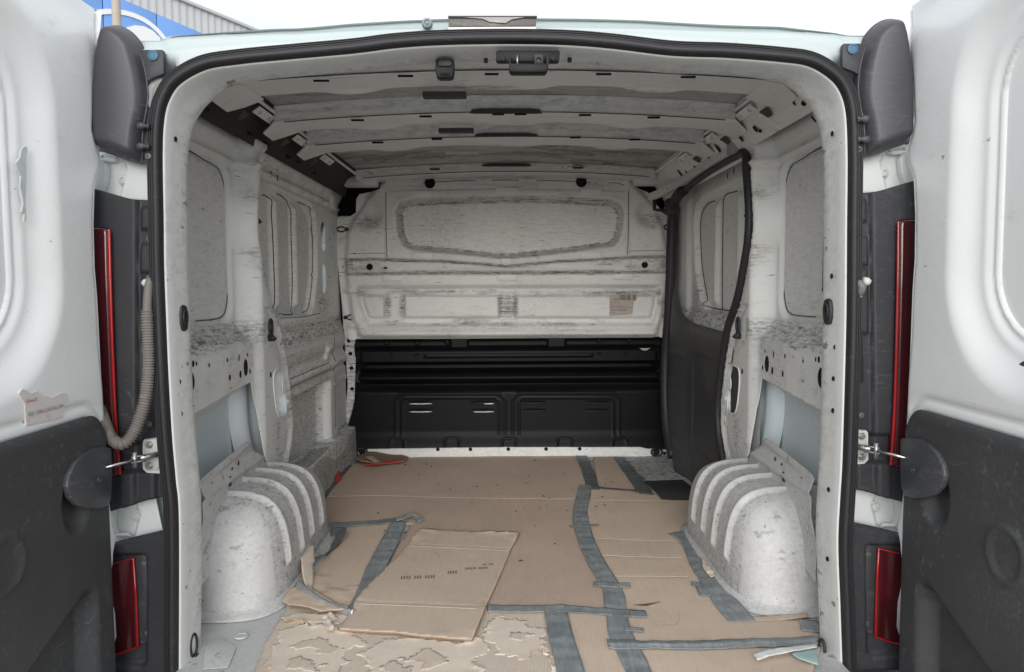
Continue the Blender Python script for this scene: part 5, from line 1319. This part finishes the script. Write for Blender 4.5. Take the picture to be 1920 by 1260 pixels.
board('torn_flap', [(522, 1158), (560, 1148), (600, 1150), (636, 1160), (610, 1170), (560, 1165), (535, 1170)], .003, K_ply, 'long curling sliver of cardboard under the lifted flap', .010, seed=17, fn=addf(curl_edge(.014, .012, 18)), du=.006, thick=.0015)
board('torn_flap', [(605, 1163), (612, 1160), (625, 1180), (628, 1190), (612, 1186), (606, 1176)], .006, K_ply, 'tiny pale leaf shaped scrap left of the loose sheet', .002, seed=18, fn=addf(curl_edge(.012, .02, 8)), du=.004, thick=.001)
# the loose sheet
loose = [(787, 996), (850, 997), (974, 1003), (958, 1032), (944, 1066), (930, 1100), (917, 1128), (897, 1180), (885, 1204), (840, 1201), (792, 1197), (740, 1190), (708, 1189), (635, 1184), (671, 1126), (695, 1095), (721, 1070), (745, 1045), (767, 1020)]
LZ = .006
LS = board('cardboard_sheet', loose, LZ, K_loose, 'loose rectangular corrugated cardboard sheet lying slanted on top in the middle foreground', .004, seed=11, sel=(13, 14, 15, 16, 17), thick=.005,
           fn=addf(crease([(760, 1023), (960, 1032)], LZ, .0022, .004), crease([(660, 1131), (915, 1141)], LZ, .0022, .004), lambda X, Y, k: .006*np.exp(-np.maximum(k, 0)/.02)*sstep(.5, .7, fbm(X, Y, 6, 13))), du=.008)
fold([(763, 1024), (860, 1028), (955, 1033)], LZ+.0066, LS); fold([(664, 1132), (790, 1137), (912, 1142)], LZ+.0066, LS)
ink = plain('faded brown print', (.20, .13, .09), .8)
for (body, px, py, sz) in (('IIII III IIII', 750, 1086, .030), ('IIII', 838, 1076, .030), ('IIIIII IIIII', 872, 1068, .022), ('III III', 905, 1060, .018)):
    P = PZ(px, py, LZ+.0065); text_mesh('box_print', body, sz, ink, (P[0], P[1], LZ+.0070), (0, 0, math.radians(4)), LS, .0002)
# far left scrap of a box, with red print
pb = board('box_flap', [(664, 866), (690, 856), (740, 850), (766, 858), (758, 866), (700, 874), (676, 873)], .012, cardmat('dark cardboard', (.30, .21, .155), (.20, .14, .10), 0, True, .4), 'folded brown box flap with red print in the far left corner of the floor', .002, seed=19,
           fn=addf(lambda X, Y: .02*sstep(-.55, -.70, X)), du=.006, thick=.004)
M_redp = plain('red print', (.55, .05, .03), .5)
prism('print_edge', [PZ(x, y, .017) for x, y in ((683, 871), (700, 872), (735, 868), (754, 865), (754, 862), (730, 865), (700, 868))], (0, 0, .003), M_redp, pb)
board('box_flap', [(684, 857), (700, 855), (712, 866), (702, 868)], .040, K_main, 'small creased strip of cardboard resting on the far left box flap', .001, seed=33, du=.005, thick=.002)
rd = prism('red_scrap', [PZ(x, y, .01) for x, y in ((625, 898), (632, 889), (640, 892), (638, 901), (630, 905))], (.0, .002, .018), M_redp, None, .001)
tag(rd, 'small crumpled red scrap by the left sill near the floor', 'scrap')
# ---- duct tape
def tape(name, pts, w, label, mat=None, z=.0058, px=True, seed=0, lift=None, wv=None):
    P = polyZ(pts, z) if px else np.array(pts)
    C_ = catmull(P, .008); n = len(C_); T = np.gradient(C_, axis=0); T /= np.linalg.norm(T, axis=1)[:, None]; N = np.stack([-T[:, 1], T[:, 0]], 1)
    m = 8; V = []; Fq = []
    for i in range(n):
        ww = w*(1+.16*(vnoise(np.array(i*.13), np.array(seed*3.1), 1, seed)-.5)) if wv is None else w*np.interp(i/(n-1), *wv)
        for j in range(m+1):
            u = j/m-.5; jag = (.006*(vnoise(np.array(j*1.7), np.array(seed*1.), 1, 5)-.5)) if i in (0, n-1) else 0
            q = C_[i]+N[i]*ww*u+T[i]*jag
            h = z+.0016*vnoise(np.array(q[0]*60), np.array(q[1]*60), 1, seed)+.0006*math.sin(i*.9+seed)
            if lift is not None: h += lift(i/(n-1), u)
            V.append((q[0], q[1], h))
    for i in range(n-1):
        for j in range(m): q = i*(m+1)+j; Fq.append((q, q+1, q+m+2, q+m+1))
    o = mesh_obj(name, V, Fq, mat or K_tape, None, True)
    md = o.modifiers.new('thickness', 'SOLIDIFY'); md.thickness = .0007
    tag(o, label, 'tape', 'strips of duct tape on the floor'); return o
TW = .052
tape('tape_strip', [(1090, 855), (1096, 870), (1104, 890), (1112, 918)], TW*1.05, 'dark tape strip running from the bulkhead sill to the first cross tape', K_tape_d, seed=1)
tape('tape_strip', [(1098, 910), (1094, 930), (1088, 960), (1092, 990), (1104, 1025), (1122, 1060), (1140, 1090), (1150, 1110), (1156, 1150), (1164, 1190), (1182, 1225), (1205, 1275)], TW*1.08, 'longest tape strip, snaking from mid floor to the bottom edge right of centre', seed=2, z=.0062)
tape('tape_strip', [(1108, 913), (1150, 917), (1185, 920), (1226, 927)], .022, 'thin crumpled tape edge crossing to the black mat', K_tape_d, seed=3, z=.007)
tape('tape_strip', [(1069, 987), (1122, 985)], .020, 'short thin cross tape high on the long strip', seed=4, z=.0075)
tape('tape_strip', [(1113, 1095), (1182, 1098)], .030, 'short cross tape lower on the long strip, beside the pencil thin tear', seed=5, z=.0078)
tape('tape_strip', [(914, 1141), (970, 1142), (1060, 1142), (1130, 1147), (1210, 1152)], .042, 'horizontal tape strip to the right of the loose sheet', seed=6, z=.0066)
tape('tape_strip', [(1040, 1135), (1046, 1165), (1054, 1200), (1066, 1240), (1075, 1275)], TW*1.15, 'upright tape strip at the bottom edge right of the peeled cardboard', seed=7, z=.0072)
tape('tape_strip', [(1140, 1208), (1200, 1209), (1300, 1210), (1400, 1206), (1500, 1203), (1534, 1198)], .040, 'long horizontal tape strip along the bottom right', seed=8, z=.0082, lift=lambda t, u: .004*max(0, math.cos(u*6)) )
tape('tape_strip', [(1160, 857), (1176, 878), (1192, 900), (1212, 926)], TW*1.1, 'dark tape strip down the right of the narrow far cardboard', K_tape_d, seed=9, z=.0066)
tape('tape_strip', [(612, 984), (660, 983), (705, 980), (745, 975), (762, 971)], TW, 'horizontal tape strip starting at the left wheel arch', seed=10, z=.0064)
tape('tape_strip', [(748, 978), (735, 1005), (718, 1040), (697, 1080), (680, 1112), (662, 1140)], TW*.98, 'slanting tape strip left of the loose sheet', seed=11, z=.0072, wv=([0, .3, .6, 1], [1, 1.2, 1.15, .5]))
tape('tape_strip', [(1268, 998), (1292, 1012), (1310, 1045), (1332, 1085), (1362, 1130), (1392, 1165)], .072, 'wide tape strip hugging the foot of the right wheel arch', seed=12, z=.0064)
tape('tape_strip', [(1500, 1172), (1538, 1176)], .060, 'short wide tape piece at the right door frame above the white rag', seed=13, z=.0074)
tape('tape_strip', [(1296, 1095), (1312, 1098), (1322, 1118)], .030, 'small torn tape scrap beside the wide right tape', seed=14, z=.0068)
tape('tape_strip', [(1170, 1178), (1206, 1182)], .020, 'short stub of tape jutting right from the long strip near the bottom', seed=15, z=.0083)
tape('tape_strip', [(1180, 1150), (1212, 1152)], .034, 'ragged tape end where the horizontal strip crosses the long strip', seed=16, z=.0088)
tape('tape_strip', [(655, 872), (630, 900), (604, 935), (600, 960)], .030, 'dirty dark tape edge along the left sill box', K_tape_d, seed=17, z=.0066)
tape('tape_strip', [(742, 974), (760, 973), (775, 970), (789, 978)], .022, 'shiny silver twisted tape end above the loose sheet', K_silver, seed=18, z=.012, lift=lambda t, u: .010*math.sin(t*3)+.006*u)
tape('tape_strip', [(560, 1095), (580, 1110), (605, 1124), (640, 1136), (664, 1140)], .024, 'rolled silver grey tape edge on the lifted flap', K_silver, seed=19, z=.022, lift=lambda t, u: .008*math.cos(u*5)-.012*t)
tape('tape_strip', [(620, 1000), (640, 1000), (636, 1012), (612, 1030), (600, 1048), (572, 1064)], .034, 'crumpled dark tape folded up along the left wheel arch foot', K_tape_d, seed=20, z=.014, lift=lambda t, u: .012*math.sin(t*9)+.014*u)
# ragged white and teal film at the bottom right
wr = board('plastic_rag', [(1412, 1226), (1440, 1219), (1480, 1214), (1532, 1206), (1532, 1215), (1500, 1222), (1470, 1226), (1440, 1232), (1420, 1238)], .016, plain('white film', (.80, .81, .80), .3), 'torn white plastic rag at the foot of the right door frame', .004, seed=60, cat='plastic rag',
           fn=addf(lambda X, Y: .010*(fbm(X, Y, 18, 61)-.4)), du=.005, thick=.001, edge=False)
board('plastic_rag', [(1484, 1228), (1500, 1220), (1534, 1214), (1534, 1248), (1515, 1244), (1498, 1238)], .010, plain('pale teal film', (.42, .58, .58), .35), 'pale teal film scrap tucked under the white rag', .004, seed=62, cat='plastic rag', fn=addf(lambda X, Y: .010*(fbm(X, Y, 18, 63)-.4)), du=.005, thick=.001, edge=False)
board('torn_flap', [(1395, 1158), (1440, 1156), (1495, 1153), (1512, 1148), (1516, 1158), (1470, 1164), (1410, 1166)], .004, K_right, 'curled cardboard edge turned up along the right wheel arch foot', .003, seed=64, fn=addf(lambda X, Y: .016*sstep(1.87, 1.92, Y)), du=.005, thick=.002)
board('torn_flap', [(1316, 1050), (1324, 1052), (1332, 1070), (1342, 1084), (1332, 1084), (1320, 1070)], .008, K_ply, 'little brown torn scrap wedged at the right wheel arch', .004, seed=65, fn=addf(lambda X, Y: .02*(fbm(X, Y, 20, 66)-.3)), du=.004, thick=.0015)
# tear in the right sheet
P = polyZ([(1187, 1134), (1210, 1132), (1240, 1128), (1212, 1136)], .006)
tr = prism('cardboard_tear', [(x, y, .0052) for x, y in P], (0, 0, .001), plain('tear edge', (.17, .11, .07), .8), None); tag(tr, 'thin sliver torn loose on the right cardboard sheet', 'torn paper')
# crumbs of dirt
bm = bmesh.new(); r2 = random.Random(3)
for k in range(60):
    x = r2.uniform(-.55, .45); y = r2.uniform(2.7, 3.6) if k < 40 else r2.uniform(1.9, 3.0); sz = r2.uniform(.0012, .004)
    m_ = Matrix.Translation((x, y, .0065+sz*.3)) @ Matrix.Rotation(r2.uniform(0, 3), 4, 'Z') @ Matrix.Diagonal((sz*r2.uniform(1, 2.5), sz, sz*.5, 1))
    bmesh.ops.create_icosphere(bm, subdivisions=1, radius=1, matrix=m_)
cb = bm_obj('dirt_crumbs', bm, plain('dirt', (.05, .04, .035), .9)); tag(cb, 'dark crumbs of dirt scattered on the cardboard', 'dirt', None, 'stuff')

# ================================================================= outside
def gmat():
    s = NT('asphalt'); s.col(s.mix(s.ramp(s.noise(1.5, 8, .6), .3, .7), (.17, .17, .165), (.24, .235, .225))); s.b.inputs['Roughness'].default_value = .9; s.bump(s.noise(60, 4), .5, .01); return s.m
g = sheet('ground', lambda X, Y: (X, Y, -.56+0*X), -300, 300, -300, 300, 30, gmat()); tag(g, kind='structure')
# warehouse behind to the left
HW = 10.84
A = PY(330, 0, 25.7); B = PY(450, 48, 28.2)
dr = (B-A)[:2]; dr = dr/np.linalg.norm(dr); nr = np.array([dr[1], -dr[0]])
A2 = A[:2]
def onwall(px, py):
    d = ray(px, py); # ray meets the wall's vertical plane
    t = ((A2-CAM[:2])@nr)/(d[:2]@nr); P = CAM+d*t; return (P[:2]-A2)@dr, P[2]
ztop = (A[2]+B[2])/2
WH = empty('warehouse', (A2[0], A2[1], -.56), 'blue and white corrugated warehouse far behind the van on the left', 'warehouse')
def W3(sv, z, off=0): q = A2+dr*sv+nr*off; return (q[0], q[1], z)
b0 = onwall(232, 0); b1 = onwall(365, 57)
def zb(sv): return b0[1]+(b1[1]-b0[1])*(sv-b0[0])/(b1[0]-b0[0])
M_blu = paint('blue cladding', (.17, .35, .75), .05, .05, False, (1, 1, 1), .45, (.3, .35, .45)); M_wcl = paint('white cladding', (.55, .56, .575), .08, .05, False, (1, 1, 2), .45)
# corrugated white upper wall
V = []; Fq = []; k = 0; sv = -16.0; prv = None
while sv < 14:
    for off, ds in ((0, .13), (.025, .05), (.025, .07), (0, .05)):
        zz = min(zb(sv), ztop-.3); V += [W3(sv, zz, off), W3(sv, ztop, off)]; sv += ds
for i in range(len(V)//2-1): Fq.append((2*i, 2*i+1, 2*i+3, 2*i+2))
mesh_obj('corrugated_cladding', V, Fq, M_wcl, WH, False)
# blue flat panels with seams, one mesh each
sv = -16.0
while sv < 13:
    e = sv+1.9
    q = [W3(sv+.02, -.56, .03), W3(e-.02, -.56, .03), W3(e-.02, min(zb(e), ztop-.3), .03), W3(sv+.02, min(zb(sv), ztop-.3), .03)]
    prism('blue_panel', q, tuple(-np.array([nr[0], nr[1], 0])*.06), M_blu, WH, .01); sv = e
bx0 = W3(-16, ztop); bx1 = W3(14, ztop)
prism('roof_edge', [W3(-16.1, ztop, .12), W3(14.1, ztop, .12), W3(14.1, ztop+.12, .12), W3(-16.1, ztop+.12, .12)], tuple(-np.array([nr[0], nr[1], 0])*.5), M_wcl, WH, .02)
prism('wall_core', [W3(-16, -.56, -.1), W3(14, -.56, -.1), W3(14, ztop, -.1), W3(-16, ztop, -.1)], tuple(-np.array([nr[0], nr[1], 0])*12), M_wcl, WH)
arcp = catmull(np.array([onwall(x, y) for x, y in ((180, 24), (198, 22), (222, 23), (245, 28), (270, 39), (290, 54), (306, 72), (318, 92), (326, 120))]), .3)
V = []; Fq = []
for i in range(len(arcp)):
    t = arcp[min(i+1, len(arcp)-1)]-arcp[max(i-1, 0)]; t = t/np.linalg.norm(t); n_ = np.array([-t[1], t[0]])
    for w_ in (-.075, .075):
        P2 = arcp[i]+n_*w_; V.append(W3(P2[0], P2[1], .06)); V.append(W3(P2[0], P2[1], .02))
for i in range(len(arcp)-1):
    a = i*4; Fq += [(a, a+2, a+6, a+4), (a+1, a, a+4, a+5), (a+2, a+3, a+7, a+6)]
M_arc = paint('white sign paint', (.86, .87, .88), .03, .02, False, (1, 1, 2), .4)
mesh_obj('white_arc_logo', V, Fq, M_arc, WH, False)
c0 = [onwall(x, y) for x, y in ((236, 52), (250, 48), (268, 50), (284, 58), (298, 72), (296, 90), (236, 90))]
prism('white_emblem', [W3(a, b, .07) for a, b in c0], tuple(-np.array([nr[0], nr[1], 0])*.05), M_arc, WH)
# lamp post / pole behind the left corner
Pp = PY(218, 20, 11.0)
pb_ = tube('utility_pole', [(Pp[0]+.0, 11.0, z) for z in np.linspace(-.56, 9.5, 12)], .062, plain('weathered pole', (.45, .40, .35), .7), None, 14)
pb_.name = 'utility_pole'; tag(pb_, 'pale weathered round pole standing before the blue warehouse wall', 'pole')
tube('pole_cap', [(Pp[0], 11.0, 9.5), (Pp[0], 11.0, 9.56)], .07, M_met, pb_, 14)
